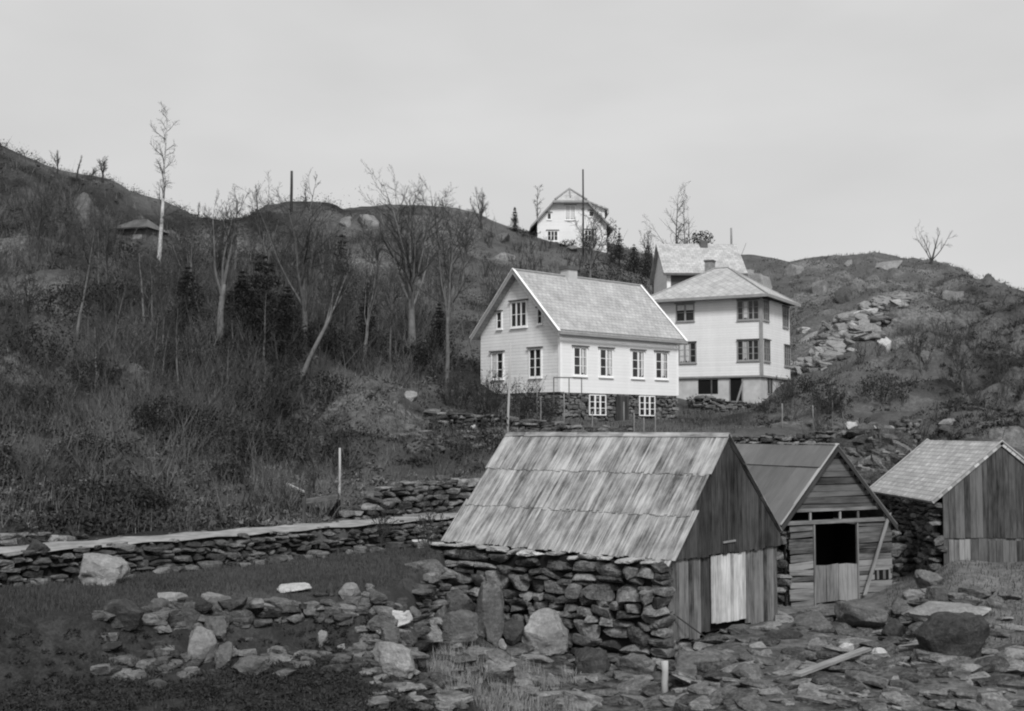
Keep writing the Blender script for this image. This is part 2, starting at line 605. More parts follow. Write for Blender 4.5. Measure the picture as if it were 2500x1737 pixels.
def empty(name, loc, rz=0):
    o = bpy.data.objects.new(name, None)
    o.location = loc
    o.rotation_euler = (0, 0, rz)
    o.empty_display_size = .3
    COL.objects.link(o)
    return o


def tri_obj(name, V, mat, quads=False):
    """V: (n, k, 3) polygons, vectorised"""
    n, k, _ = V.shape
    me = bpy.data.meshes.new(name)
    me.vertices.add(n * k)
    me.vertices.foreach_set('co', V.astype(np.float32).ravel())
    me.loops.add(n * k)
    me.loops.foreach_set('vertex_index', np.arange(n * k, dtype=np.int32))
    me.polygons.add(n)
    me.polygons.foreach_set('loop_start', np.arange(0, n * k, k, dtype=np.int32))
    me.polygons.foreach_set('loop_total', np.full(n, k, dtype=np.int32))
    me.materials.append(mat)
    me.update(calc_edges=True)
    me.validate()
    o = bpy.data.objects.new(name, me)
    COL.objects.link(o)
    return o


# ------------------------------------------------------------------ rocks
def make_rock(seed, cuts=3, blocky=.55, ncut=5, amp=.10, pl=(.62, .88)):
    rnd = random.Random(seed)
    bm = bmesh.new()
    bmesh.ops.create_cube(bm, size=2)
    bmesh.ops.subdivide_edges(bm, edges=bm.edges[:], cuts=cuts, use_grid_fill=True)
    from mathutils import noise as mn
    off = Vector((rnd.random() * 90, rnd.random() * 90, rnd.random() * 90))
    planes = []
    for _ in range(ncut):
        n = Vector((rnd.gauss(0, 1), rnd.gauss(0, 1), rnd.gauss(0, .8))).normalized()
        planes.append((n, rnd.uniform(*pl)))
    for v in bm.verts:
        p = v.co.copy()
        sph = p.normalized() * 1.12
        p = p * blocky + sph * (1 - blocky)
        p += p.normalized() * (mn.fractal(p * .9 + off, .8, 2.1, 3) * amp * 2)
        for n, d in planes:
            e = p.dot(n) - d
            if e > 0:
                p -= n * e * .93
        p += p.normalized() * mn.fractal(p * 3.1 + off, .8, 2.1, 3) * amp * .45
        v.co = p
    mx = [max(abs(v.co[i]) for v in bm.verts) for i in range(3)]
    V = [(v.co.x / mx[0], v.co.y / mx[1], v.co.z / mx[2]) for v in bm.verts]
    bm.verts.index_update()
    Fs = [[v.index for v in f.verts] for f in bm.faces]
    bm.free()
    return np.array(V), Fs


WALLROCK = [make_rock(100 + i, 3, .74, 8, .09, (.62, .95)) for i in range(28)]
BIGROCK = [make_rock(300 + i, 13, .42, 8, .16, (.7, .95)) for i in range(30)]
SLABROCK = [make_rock(500 + i, 11, .72, 8, .10, (.68, .95)) for i in range(14)]


def put_rock(mb, proto, c, half, R=None):
    V, Fs = proto
    P = V * np.array(half)
    if R is not None:
        P = P @ np.array(R).T
    P = P + np.array(c)
    mb.add(P.tolist(), Fs)


def stone_face(mb, O, U, N, L, z0, z1, ch=(.14, .3), sw=(.25, .7), depth=.22, seed=0, slope=0.0, skip=0.0):
    """rough dry-stone courses on the vertical plane through O (direction U, outward N)"""
    rnd = random.Random(seed)
    U, N = Vector(U).normalized(), Vector(N).normalized()
    zmin = min(z0(i * L / 20) for i in range(21))
    zmax = max(z1(i * L / 20) for i in range(21))
    z = zmin
    Rb = Matrix((U, N, Vector((0, 0, 1)))).transposed()
    while z < zmax:
        h = rnd.uniform(*ch)
        u = -rnd.uniform(0, sw[0])
        while u < L:
            w = rnd.uniform(*sw) * (.6 + h / ch[1] * .6)
            uc = u + w / 2
            if 0 <= uc <= L and (skip == 0 or rnd.random() > skip):
                zc = z + h / 2 + rnd.uniform(-.3, .3) * h * .5 + slope * uc
                if zc - h * .35 > z0(uc) - .15 and zc + h * .3 < z1(uc) + .04:
                    hh = h * rnd.uniform(.75, 1.18)
                    a = rnd.gauss(0, .07)
                    Rl = Matrix.Rotation(a, 3, 'Y') @ Matrix.Rotation(rnd.gauss(0, .12), 3, 'Z') @ Matrix.Rotation(rnd.gauss(0, .1), 3, 'X')
                    if rnd.random() < .5:
                        Rl = Rl @ Matrix.Rotation(math.pi, 3, 'Z')
                    c = Vector(O) + U * uc + N * rnd.uniform(-.05, .05)
                    c = Vector((c.x, c.y, zc))
                    put_rock(mb, rnd.choice(WALLROCK), c, (w * .51, depth * rnd.uniform(.8, 1.2), hh * .53), Rb @ Rl)
            u += w
        z += h * .94


# ------------------------------------------------------------------ world and light
SUN_DIR = Vector((.16, -.72, .72)).normalized()
w = bpy.data.worlds.new("World")
S.world = w
w.use_nodes = True
nt = w.node_tree
for n in list(nt.nodes):
    nt.nodes.remove(n)
wo = nt.nodes.new('ShaderNodeOutputWorld')
bg = nt.nodes.new('ShaderNodeBackground')
sky = nt.nodes.new('ShaderNodeTexSky')
sky.sky_type = 'NISHITA'
sky.sun_disc = False
sky.sun_elevation = math.asin(SUN_DIR.z)
sky.sun_rotation = math.atan2(SUN_DIR.x, SUN_DIR.y)
sky.air_density = 1.0
sky.dust_density = 3.0
bw = nt.nodes.new('ShaderNodeRGBToBW')
nt.links.new(sky.outputs[0], bw.inputs[0])
tc = nt.nodes.new('ShaderNodeTexCoord')
mp = nt.nodes.new('ShaderNodeMapping')
mp.inputs['Scale'].default_value = (1, 1, 2.6)
nt.links.new(tc.outputs['Generated'], mp.inputs[0])
cn = noise(nt, mp.outputs[0], 2.6, 4, .5)
cl = ramp(nt, cn, [(.28, 1.0), (.5, 1.09), (.72, 1.2)])
# an even overcast layer: sky brightness evened out towards one grey
ov = mth(nt, 'ADD', mth(nt, 'MULTIPLY', bw.outputs[0], .10), 4.9)
ov = mth(nt, 'MULTIPLY', ov, cl)
nt.links.new(ov, bg.inputs['Color'])
bg.inputs['Strength'].default_value = .10
nt.links.new(bg.outputs[0], wo.inputs[0])

sl = bpy.data.lights.new('sun', 'SUN')
sl.energy = 2.8
sl.angle = math.radians(14)
sl.color = (1, 1, 1)
so = bpy.data.objects.new('sun', sl)
so.rotation_euler = SUN_DIR.to_track_quat('Z', 'Y').to_euler()
so.location = (20, -30, 60)
COL.objects.link(so)

S.view_settings.view_transform = 'Standard'
S.view_settings.look = 'None'
S.view_settings.exposure = 0.22
S.view_settings.gamma = 1
S.render.engine = 'CYCLES'
S.cycles.filter_width = 2.1
S.cycles.max_bounces = 5

# ------------------------------------------------------------------ ground mesh
us = np.concatenate([np.linspace(-2.2, -.62, 40, endpoint=False), np.linspace(-.62, .62, 500), np.linspace(.62, 2.2, 41)[1:]])
ys = np.concatenate([np.exp(np.linspace(math.log(5), math.log(185), 560)), np.exp(np.linspace(math.log(185), math.log(1100), 40))[1:]])
UU, YY = np.meshgrid(us, ys)
XX = UU * YY
ZZ = ground_z(XX.ravel(), YY.ravel()).reshape(XX.shape)
ny, nx = XX.shape
me = bpy.data.meshes.new('ground')
co = np.stack([XX, YY, ZZ], -1).reshape(-1, 3).astype(np.float32)
idx = np.arange(nx * ny).reshape(ny, nx)
q = np.stack([idx[:-1, :-1], idx[:-1, 1:], idx[1:, 1:], idx[1:, :-1]], -1).reshape(-1, 4)
me.vertices.add(len(co)); me.vertices.foreach_set('co', co.ravel())
me.loops.add(q.size); me.loops.foreach_set('vertex_index', q.ravel().astype(np.int32))
me.polygons.add(len(q))
me.polygons.foreach_set('loop_start', np.arange(0, q.size, 4, dtype=np.int32))
me.polygons.foreach_set('loop_total', np.full(len(q), 4, dtype=np.int32))
me.polygons.foreach_set('use_smooth', np.ones(len(q), dtype=bool))


def cover(x, y, z=None):
    """grass / bare rock / trodden earth shares of the ground"""
    yy = np.maximum(y, 4)
    px = CX + F * x / yy
    d = (x - P0[0]) * PN[0] + (y - P0[1]) * PN[1]
    n = fbm(x / 6, y / 6, 4, 50)
    n2 = fbm(x / 2.2, y / 2.2, 3, 60)
    g = .22 + 3.2 * n + .8 * n2
    # mown strips and pasture
    fw = (d < 0.1) * (1 - sstep(1080, 1190, px))
    g = g * (1 - fw) + fw * (.42 + .5 * n2 - .42 * (1 - sstep(24, 27, yy)))
    past = sstep(1060, 1300, px) * sstep(38, 42, yy)
    g = g + past * .45 + sstep(1850, 1950, px) * (1 - sstep(2150, 2350, px)) * sstep(60, 70, yy) * .3 - sstep(2200, 2420, px) * sstep(50, 60, yy) * .35
    g = g + sstep(700, 900, px) * sstep(38, 42, yy) * (1 - sstep(50, 60, yy)) * .45
    g = g + sstep(640, 880, px) * sstep(66, 84, yy) * .55
    fb = fbm(x / 8, y / 6, 4, 88)
    rk = np.clip((fbm(x / 7, y / 4, 4, 70) - .08) * 5, 0, 1) * sstep(45, 60, yy)
    rk = np.maximum(rk, 1.4 * np.exp(-(fb / .035) ** 2) * sstep(40, 50, yy) * np.clip(.3 + 4 * fbm(x / 4, y / 4, 3, 93), 0, 1) * (1 - sstep(1150, 1250, px) + sstep(1850, 1950, px)))
    rk = np.maximum(rk * .6, .9 * np.clip((fbm(x / 5, y / 5, 4, 75) - .02) * 6, 0, 1) * sstep(1850, 2000, px) * sstep(60, 75, yy) * (1 - sstep(2250, 2450, px)))
    rk = np.maximum(rk, sstep(1080, 1350, px) * (1 - sstep(36, 42, yy)) * .4)
    dr = sstep(1500, 1700, px) * (1 - sstep(36, 40, yy)) * .18
    return np.clip(g, 0, 1), np.clip(rk, 0, 1), np.clip(dr, 0, 1)


g_, r_, d_ = cover(XX.ravel(), YY.ravel())
ca = me.color_attributes.new('cover', 'FLOAT_COLOR', 'POINT')
ca.data.foreach_set('color', np.stack([g_, r_, d_, np.ones_like(g_)], -1).astype(np.float32).ravel())
me.materials.append(M['ground'])
me.update(calc_edges=True)
ground = bpy.data.objects.new('ground', me)
COL.objects.link(ground)
tag(ground, kind='structure')

# the path: a thin sheet on its level bench
mb = MB()
rows = []
for i in range(0, 121):
    t = -16 + i * .27
    for j in range(6):
        dd = .06 + j * (1.85 / 5) + (.12 * (float(fbm(np.array(i * .37), np.array(3.0 + j), 3, 77)) * 2 + .25) * (1 if j == 0 else -1) if j in (0, 5) else 0)
        p = P0 + PD * t + PN * dd
        rows.append((p[0], p[1], ZPATH + .045 + .02 * math.sin(i * .9 + j)))
fs = [(i * 6 + j, (i + 1) * 6 + j, (i + 1) * 6 + j + 1, i * 6 + j + 1) for i in range(120) for j in range(5)]
mb.add(rows, fs)
tag(mb.build('path', M['path'], smooth=True, fix=True), kind='structure')

# ------------------------------------------------------------------ buildings: helpers
def frame_of(root):
    return Matrix.Translation(root.location) @ Matrix.Rotation(root.rotation_euler.z, 4, 'Z')


def on_wall(root, axis, val, px, py):
    """local point where a line of sight meets the wall plane axis=val of a building"""
    Mi = frame_of(root).inverted()
    o = Mi @ Vector((0, 0, 0))
    d = (Mi.to_3x3() @ ray(px, py))
    k = (val - o[axis]) / d[axis]
    return o + d * k


class Wall:
    """a wall plane of a building: h = horizontal local coordinate"""
    def __init__(s, root, axis, val, sign):
        s.root, s.axis, s.val, s.sign = root, axis, val, sign   # sign: outward direction on the axis

    def rect(s, x0, x1, y0, y1):
        xm, ym = (x0 + x1) / 2, (y0 + y1) / 2
        a, b = on_wall(s.root, s.axis, s.val, x0, ym), on_wall(s.root, s.axis, s.val, x1, ym)
        t, u = on_wall(s.root, s.axis, s.val, xm, y0), on_wall(s.root, s.axis, s.val, xm, y1)
        h = 1 - s.axis
        return min(a[h], b[h]), max(a[h], b[h]), u.z, t.z

    def box(s, mb, h0, h1, z0, z1, n0, n1):
        a, b = s.val + s.sign * n0, s.val + s.sign * n1
        a, b = min(a, b), max(a, b)
        if s.axis == 1:
            mb.box(h0, h1, a, b, z0, z1)
        else:
            mb.box(a, b, h0, h1, z0, z1)


def window(W, r, cols=2, rws=3, trim='trim_white', casing=.09, head='trim_dark', headw=.16, curtain=0, sill=True,
           glass='glass', bar=.028, mul=.075, parent=None, label=None):
    h0, h1, z0, z1 = r
    mb = MB()
    c = casing
    W.box(mb, h0 - c, h0, z0 - c, z1 + c, .002, .05)
    W.box(mb, h1, h1 + c, z0 - c, z1 + c, .002, .05)
    W.box(mb, h0, h1, z1, z1 + c, .002, .048)
    W.box(mb, h0, h1, z0 - c, z0, .002, .048)
    w_ = mb.build('window', M[trim], parent or W.root)
    if label:
        w_['label'] = label
    mb = MB(); W.box(mb, h0 + .001, h1 - .001, z0 + .001, z1 - .001, .003, .012)
    mb.build('pane', M[glass], w_)
    mb = MB()
    for i in range(1, cols):
        x = h0 + (h1 - h0) * i / cols
        W.box(mb, x - mul / 2, x + mul / 2, z0, z1, .013, .046)
    for k in range(cols):
        a = h0 + (h1 - h0) * k / cols + (mul / 2 if k else 0)
        b = h0 + (h1 - h0) * (k + 1) / cols - (mul / 2 if k < cols - 1 else 0)
        for i in range(1, rws):
            z = z0 + (z1 - z0) * i / rws
            W.box(mb, a + .001, b - .001, z - bar / 2, z + bar / 2, .013, .032)
    mb.build('sash', M[trim], w_)
    if head:
        mb = MB(); W.box(mb, h0 - headw, h1 + headw, z1 + c + .001, z1 + c + .07, .002, .13)
        mb.build('window_head', M[head], w_)
    if sill:
        mb = MB(); W.box(mb, h0 - c - .03, h1 + c + .03, z0 - c - .05, z0 - c - .001, .002, .09)
        mb.build('sill', M[trim], w_)
    if curtain:
        mb = MB()
        for k in ([1] if curtain == 1 else ([0, 1] if curtain == 2 else [])):
            a = h0 + (h1 - h0) * k / cols + .02
            b = a + (h1 - h0) / cols - .05
            n = 7
            for i in range(n):
                q0 = a + (b - a) * i / n
                if random.random() < .86:
                    W.box(mb, q0, q0 + (b - a) / n * .93, z0 + .12 * random.random(), z1 - .02, .0125, .0128 + .004 * (i % 2))
        if curtain == 3:   # lace pelmet
            W.box(mb, h0 + .02, h1 - .02, z1 - (z1 - z0) * .36, z1 - .02, .0125, .016)
        mb.build('curtain', M['curtain'], w_)
    return w_


def roof_slab(mb, a, b, c, d, th=.12):
    """slab over a quad a-b (eave) d-c (ridge); uv in metres: u along the eave, v up the slope"""
    a, b, c, d = map(Vector, (a, b, c, d))
    n = (b - a).cross(d - a).normalized()
    if n.z < 0:
        n = -n
    U = (b - a).normalized()
    Vv = n.cross(U)
    if Vv.z < 0:
        Vv = -Vv

    def uv(p):
        return ((p - a).dot(U) + 50, (p - a).dot(Vv) + 50)
    T = [a, b, c, d]
    B = [p - n * th for p in T]
    P = T + B
    Fs = [(0, 1, 2, 3), (7, 6, 5, 4), (0, 4, 5, 1), (1, 5, 6, 2), (2, 6, 7, 3), (3, 7, 4, 0)]
    mb.add(P, Fs, [[uv(P[k]) for k in f] for f in Fs])


# ------------------------------------------------------------------ white gabled house
def xy(px, Y):
    p = at(px, HZ, Y)
    return p.x, p.y


c0 = xy(1368, 60.0)
h1 = empty('white_house', (c0[0], c0[1], -.5), math.atan2(.685, .73))
tag(h1, 'white gabled wooden house with pale slate roof and stone basement above the boathouses', 'house')
HL, HW = 9.35, 6.05
zb, ze = 1.92 + .5, 5.13 + .5
zp = 8.22 + .5
mb = MB()
# body with gable ends (long front wall kept separate, its white is more even)
mb.add([(0, 0, zb), (0, HW, zb), (0, HW, ze), (0, HW / 2, zp), (0, 0, ze)], [(0, 1, 2, 3, 4)])
mb.add([(HL, 0, zb), (HL, HW, zb), (HL, HW, ze), (HL, HW / 2, zp), (HL, 0, ze)], [(4, 3, 2, 1, 0)])
mb.add([(0, HW, zb), (HL, HW, zb), (HL, HW, ze), (0, HW, ze)], [(0, 1, 2, 3)])
mb.add([(0, 0, zb), (HL, 0, zb), (HL, HW, zb), (0, HW, zb)], [(0, 1, 2, 3)])
mb.build('wall', M['white_gable'], h1)
mb = MB()
mb.box(0, HL, -.03, .02, zb - .03, ze)
tag(mb.build('front_wall', M['white_wall'], h1), 'evenly white long wall with four windows')
mb = MB()
mb.box(-.04, .1, -.05, -.031, zb, ze - .05); mb.box(-.04, -.002, -.031, .12, zb, ze - .05)
mb.build('corner_board', M['trim_white'], h1)
mb = MB()
mb.box(HL - .1, HL + .04, -.05, -.031, zb, ze - .05)
mb.build('corner_board', M['trim_white'], h1)
# roof
oh, og = .32, .42
sl_ = (zp - ze) / (HW / 2)
mb = MB()
zr = zp + .16
roof_slab(mb, (-og, -oh, zr - sl_ * (HW / 2 + oh)), (HL + og, -oh, zr - sl_ * (HW / 2 + oh)), (HL + og, HW / 2, zr), (-og, HW / 2, zr))
roof_slab(mb, (HL + og, HW + oh, zr - sl_ * (HW / 2 + oh)), (-og, HW + oh, zr - sl_ * (HW / 2 + oh)), (-og, HW / 2, zr), (HL + og, HW / 2, zr))
rf1 = mb.build('roof', M['slate'], h1)
mb = MB()
nrm = Vector((0, -sl_, 1)).normalized()
for sgn in (0, 1):
    for xx in (-og - .045, HL + og + .003):
        mb = MB()
        y0 = -oh - .02 if sgn == 0 else HW + oh + .02
        e = Vector((xx, y0, zr - sl_ * (HW / 2 + oh + .02)))
        r = Vector((xx, HW / 2, zr))
        dn = Vector((0, 0, -.27))
        mb.hexa(e + Vector((0, 0, .05)), r - e, (.042, 0, 0), dn)
        mb.build('barge_board', M['trim_grey'], h1)
for sgn in (0, 1):
    for xx in (-og - .08, HL + og - .08):
        mb = MB()
        y0 = -oh - .05 if sgn == 0 else HW + oh + .05
        e = Vector((xx, y0, zr - sl_ * (HW / 2 + oh + .05) + .055)); r = Vector((xx, HW / 2, zr + .055))
        mb.hexa(e, r - e, (.16, 0, 0), (0, 0, .035))
        mb.build('verge_strip', M['trim_white'], rf1)
mb = MB()
mb.box(-og, HL + og, -oh - .10, -oh - .02, zr - sl_ * (HW / 2 + oh) - .16, zr - sl_ * (HW / 2 + oh) - .03)
mb.box(-og, HL + og, -oh + .02, -.06, ze - .10, ze - .06)
mb.build('gutter', M['trim_grey'], h1)
mb = MB()
mb.tube([(-og, HW / 2, zr + .02), (HL + og, HW / 2, zr + .02)], [.07, .07], 6)
mb.build('ridge_cap', M['trim_grey'], rf1)
# chimney
pc = on_wall(h1, 1, HW / 2, 1389, 668)
mb = MB(); mb.box(pc.x - .35, pc.x + .35, HW / 2 - .3, HW / 2 + .3, zr - .5, zr + .38)
ch = mb.build('chimney', M['render'], rf1)
mb = MB(); mb.box(pc.x - .42, pc.x + .42, HW / 2 - .38, HW / 2 + .38, zr + .381, zr + .56)
mb.build('chimney_cap', M['trim_dark'], rf1)
# windows
WF = Wall(h1, 1, -.03, -1)
WG = Wall(h1, 0, 0, -1)


def zo(ox, oy, s, x0, x1, y0, y1):
    return ox + x0 / s, ox + x1 / s, oy + y0 / s, oy + y1 / s


s1 = 1 / .2694
for k, r in enumerate([(1043, 1152, 785, 1020), (1280, 1385, 800, 1030), (1570, 1672, 818, 1042), (1785, 1885, 830, 1050)]):
    window(WF, WF.rect(*zo(1120, 640, s1, *r)), curtain=1 if k != 2 else 1)
window(WG, WG.rect(*zo(1120, 640, s1, 306, 400, 832, 1050)), curtain=1)
window(WG, WG.rect(*zo(1120, 640, s1, 648, 745, 797, 1035)), curtain=0)
window(WG, WG.rect(*zo(1120, 640, s1, 483, 612, 370, 580)), cols=3, rws=2, curtain=0)
window(WG, WG.rect(*zo(1120, 640, s1, 352, 388, 462, 600)), cols=1, rws=2, casing=.07, headw=.10)
window(WG, WG.rect(*zo(1120, 640, s1, 722, 754, 428, 555)), cols=1, rws=2, casing=.07, headw=.10)
# basement of rough stone
mb = MB(); mb.box(.12, HL - .12, .16, HW - .1, -.6, zb - .031)
fd = mb.build('foundation', M['mortar'], h1)
mb = MB()
stone_face(mb, (0.05, .08, 0), (1, 0, 0), (0, -1, 0), HL - .1, lambda u: -.4, lambda u: zb - .06, (.12, .24), (.2, .55), .10, 5)
stone_face(mb, (.08, HW, 0), (0, -1, 0), (-1, 0, 0), HW - .1, lambda u: .8, lambda u: zb - .06, (.12, .24), (.2, .55), .10, 6)
stone_face(mb, (HL - .1, 0, 0), (0, 1, 0), (1, 0, 0), HW - .1, lambda u: -.4, lambda u: zb - .06, (.12, .24), (.2, .55), .10, 7)
mb.build('masonry', M['stone_house'], fd)
WB = Wall(h1, 1, -.04, -1)
for r in [(1185, 1325, 1212, 1382), (1638, 1770, 1222, 1388)]:
    window(WB, WB.rect(*zo(1120, 640, s1, *r)), cols=3, rws=3, head=None, casing=.05, sill=False, mul=.10, bar=.03,
           label='white framed basement window in the stone foundation')
h0, h1_, z0, z1 = WB.rect(*zo(1120, 640, s1, 1425, 1540, 1215, 1530))
mb = MB()
for i in range(6):
    a = h0 + (h1_ - h0) * i / 6
    WB.box(mb, a, a + (h1_ - h0) / 6 - .012, z0, z1, .0, .03 + .004 * (i % 2))
dr = mb.build('door', M['wood_dark'], h1)
mb = MB(); WB.box(mb, h0 + .52, h0 + .60, z0, z1 - .3, .035, .07)
mb.build('door_jamb', M['wood_grey'], dr)
# lean-to at the back of the gable
a = on_wall(h1, 0, 1.2, 1146, 905)
mb = MB()
mb.add([(1.0, HW, zb - .6), (1.0, HW + 1.35, zb - .6), (1.0, HW + 1.35, zb + .25), (1.0, HW, zb + 1.25),
        (4.5, HW, zb - .6), (4.5, HW + 1.35, zb - .6), (4.5, HW + 1.35, zb + .25), (4.5, HW, zb + 1.25)],
       [(0, 1, 2, 3), (7, 6, 5, 4), (1, 5, 6, 2), (0, 4, 5, 1)])
an = mb.build('lean_to', M['cream_wall'], h1)
mb = MB(); roof_slab(mb, (.8, HW + 1.6, zb + .14), (4.7, HW + 1.6, zb + .14), (4.7, HW, zb + 1.34), (.8, HW, zb + 1.34), .06)
mb.build('lean_to_roof', M['slate'], an)

# ------------------------------------------------------------------ square two-storey house
c0 = xy(1862, 78.0)
h2 = empty('square_house', (c0[0], c0[1], 1.2), math.atan2(-.482, .876))
tag(h2, 'square two storey house with hipped slate roof and corner windows behind the gabled house', 'house')
W2, D2 = 7.7, 6.75
zb2, ze2 = 3.6 - 1.2, 8.75 - 1.2
mb = MB(); mb.box(-W2, 0, 0, D2, zb2, ze2)
mb.build('wall', M['cream_wall'], h2)
mb = MB(); mb.box(-W2 - .05, .05, -.05, D2 + .05, zb2 - .12, zb2 - .001)
mb.build('sill_band', M['trim_grey'], h2)
mb = MB(); mb.box(-W2 + .1, -.1, .1, D2 - .1, -1.5, zb2 - .121)
fd2 = mb.build('foundation', M['render'], h2)
# hip roof
oh = .62
A = [(-W2 - oh, -oh), (oh, -oh), (oh, D2 + oh), (-W2 - oh, D2 + oh)]
zc = ze2 + .12
pk = zc + 2.45
RA, RB = Vector((-W2 / 2 - .5, D2 / 2, pk)), Vector((-W2 / 2 + .5, D2 / 2, pk))
mb = MB()
E = [Vector((x, y, zc)) for x, y in A]


def tri_roof(mb, pts, e0, e1, th=.1):
    pts = [Vector(p) for p in pts]
    U = (Vector(e1) - Vector(e0)).normalized()
    n = (pts[1] - pts[0]).cross(pts[2] - pts[0]).normalized()
    Vv = n.cross(U)
    k = len(pts)
    mb.add(pts, [tuple(range(k))], [[((p - pts[0]).dot(U) + 50, (p - pts[0]).dot(Vv) + 50) for p in pts]])


tri_roof(mb, [E[0], E[1], RB, RA], E[0], E[1])
tri_roof(mb, [E[1], E[2], RB], E[1], E[2])
tri_roof(mb, [E[2], E[3], RA, RB], E[2], E[3])
tri_roof(mb, [E[3], E[0], RA], E[3], E[0])
rf2 = mb.build('roof', M['slate_diag'], h2)
mb = MB(); mb.box(-W2 - oh, oh, -oh, D2 + oh, zc - .05, zc - .003)
mb.build('soffit', M['trim_dark'], rf2)
mb = MB()
for (x0, x1, y0, y1) in [(-W2 - oh - .06, oh + .06, -oh - .06, -oh - .001), (oh + .001, oh + .06, -oh, D2 + oh), (-W2 - oh - .06, -W2 - oh - .001, -oh, D2 + oh)]:
    mb.box(x0, x1, y0, y1, zc - .17, zc + .03)
mb.build('gutter', M['trim_grey'], rf2)
mb = MB()
for p, q in [(E[0], RA), (E[1], RB), (E[2], RB), (E[3], RA), (RA, RB)]:
    mb.tube([p + Vector((0, 0, .02)), q + Vector((0, 0, .02))], [.06, .06], 5)
mb.build('hip_cap', M['trim_grey'], rf2)
pc = on_wall(h2, 1, D2 * .62, 1733, 640)
mb = MB(); mb.box(pc.x - .29, pc.x + .29, D2 * .62 - .3, D2 * .62 + .3, pk - 1.3, pk + .62)
chm = mb.build('chimney', M['brick'], rf2)
mb = MB(); mb.box(pc.x - .34, pc.x + .34, D2 * .62 - .35, D2 * .62 + .35, pk + .621, pk + .73)
mb.build('chimney_cap', M['trim_dark'], rf2)
W2F, W2R = Wall(h2, 1, 0, -1), Wall(h2, 0, 0, 1)
s2 = 4.434
tg = 'trim_grey'
window(W2F, W2F.rect(*zo(1560, 640, s2, 412, 592, 462, 635)), 2, 2, tg, .07, tg, .14, 3, True, mul=.12)
window(W2F, W2F.rect(*zo(1560, 640, s2, 440, 612, 885, 1085)), 3, 3, tg, .08, 'trim_dark', .10, 2, True, mul=.1)
for ya, yb in ((425, 618), (858, 1058)):
    window(W2F, W2F.rect(*zo(1560, 640, s2, 1075, 1292, ya, yb)), 4, 3, tg, .08, 'trim_dark', .08, 1, True, mul=.09)
for (xa, xb, ya, yb) in ((1345, 1400, 425, 625), (1352, 1412, 862, 1068), (1555, 1612, 505, 700), (1573, 1630, 920, 1120)):
    window(W2R, W2R.rect(*zo(1560, 640, s2, xa, xb, ya, yb)), 3, 3, tg, .09, 'trim_dark', .10, 0, True, mul=.1)
mb = MB()
mb.box(-.10, .07, -.07, -.002, zb2, ze2 - .05); mb.box(.002, .07, -.002, .12, zb2, ze2 - .05)
mb.build('corner_post', M['trim_grey'], h2)
W2B = Wall(h2, 1, .1, -1)
W2C = Wall(h2, 0, -.1, 1)
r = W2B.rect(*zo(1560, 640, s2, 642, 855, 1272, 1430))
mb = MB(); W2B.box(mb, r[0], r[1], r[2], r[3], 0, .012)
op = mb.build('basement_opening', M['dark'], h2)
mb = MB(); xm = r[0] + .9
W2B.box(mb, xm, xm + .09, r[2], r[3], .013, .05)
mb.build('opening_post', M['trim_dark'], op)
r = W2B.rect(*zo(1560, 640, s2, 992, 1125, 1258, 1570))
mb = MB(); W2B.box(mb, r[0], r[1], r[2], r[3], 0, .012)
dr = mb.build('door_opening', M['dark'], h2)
mb = MB()
W2B.box(mb, r[1] - .06, r[1] + .03, r[2], r[3], .013, .06)
W2B.box(mb, r[0] - .06, r[0], r[2], r[3], .0, .05)
mb.hexa((r[1] - .55, .1 - .12, r[2]), (.5, .05, r[3] - r[2] - .35), (.14, 0, 0), (0, -.03, 0))
mb.build('door_frame', M['wood_grey'], dr)
for q in [(1388, 1440, 1262, 1425), (1578, 1602, 1300, 1420)]:
    r = W2C.rect(*zo(1560, 640, s2, *q))
    window(W2C, r, 2, 1, 'trim_grey', .06, None, 0, 0, False)
mb = MB()
stone_face(mb, (-W2, .0, 0), (1, 0, 0), (0, -1, 0), 2.0, lambda u: -1.4, lambda u: 1.9 - u * .8, (.15, .3), (.25, .6), .2, 18)
mb.build('corner_stones', M['stone_house'], fd2)

# ------------------------------------------------------------------ hilltop house
Y3 = 128.0
p = at(1300, 590, Y3)
h3 = empty('hilltop_house', (p.x + .3, Y3, p.z - 1.2), math.radians(2))
tag(h3, 'white house with half hipped gable standing alone on the hilltop', 'house')
k = Y3 / F * 1.004


def L3(px, py):
    q = on_wall(h3, 1, 0, px, py)
    return q.x, q.z


WL, WR = L3(1312, 560)[0], L3(1481, 560)[0]
zbot = 0.0
zeL = L3(1312, 538)[1]
hpL, hpR = L3(1354, 492), L3(1431, 492)
xm = (hpL[0] + hpR[0]) / 2
zpk = L3(1392, 457)[1]
D3 = 9.0
sl3 = (hpL[1] - zeL) / (hpL[0] - WL)
zeR = zeL
mb = MB()
g = [(WL, zbot), (WR, zbot), (WR, hpR[1] - sl3 * (WR - hpR[0])), hpR, hpL, (WL, zeL)]
n = len(g)
mb.add([(x, 0, z) for x, z in g] + [(x, D3, z) for x, z in g],
       [tuple(range(n)), tuple(range(2 * n - 1, n - 1, -1))] + [(i, n + i, n + (i + 1) % n, (i + 1) % n) for i in range(n)])
mb.build('wall', M['far_wall'], h3)
mb = MB()
ov3 = .55
ex = .75


def side3(sgn):
    hx = hpL if sgn < 0 else hpR
    wx = WL if sgn < 0 else WR
    e = Vector((wx + sgn * ex, -ov3, hx[1] - sl3 * (abs(wx - hx[0]) + ex) + .12))
    b = Vector((hx[0], -ov3, hx[1] + .12))
    e2 = Vector((e.x, D3 + ov3, e.z)); b2 = Vector((b.x, D3 + ov3, b.z))
    pkv = Vector((xm, 1.3, zpk + .05)); pk2 = Vector((xm, D3 + ov3, zpk + .05))
    return e, b, e2, b2, pkv, pk2


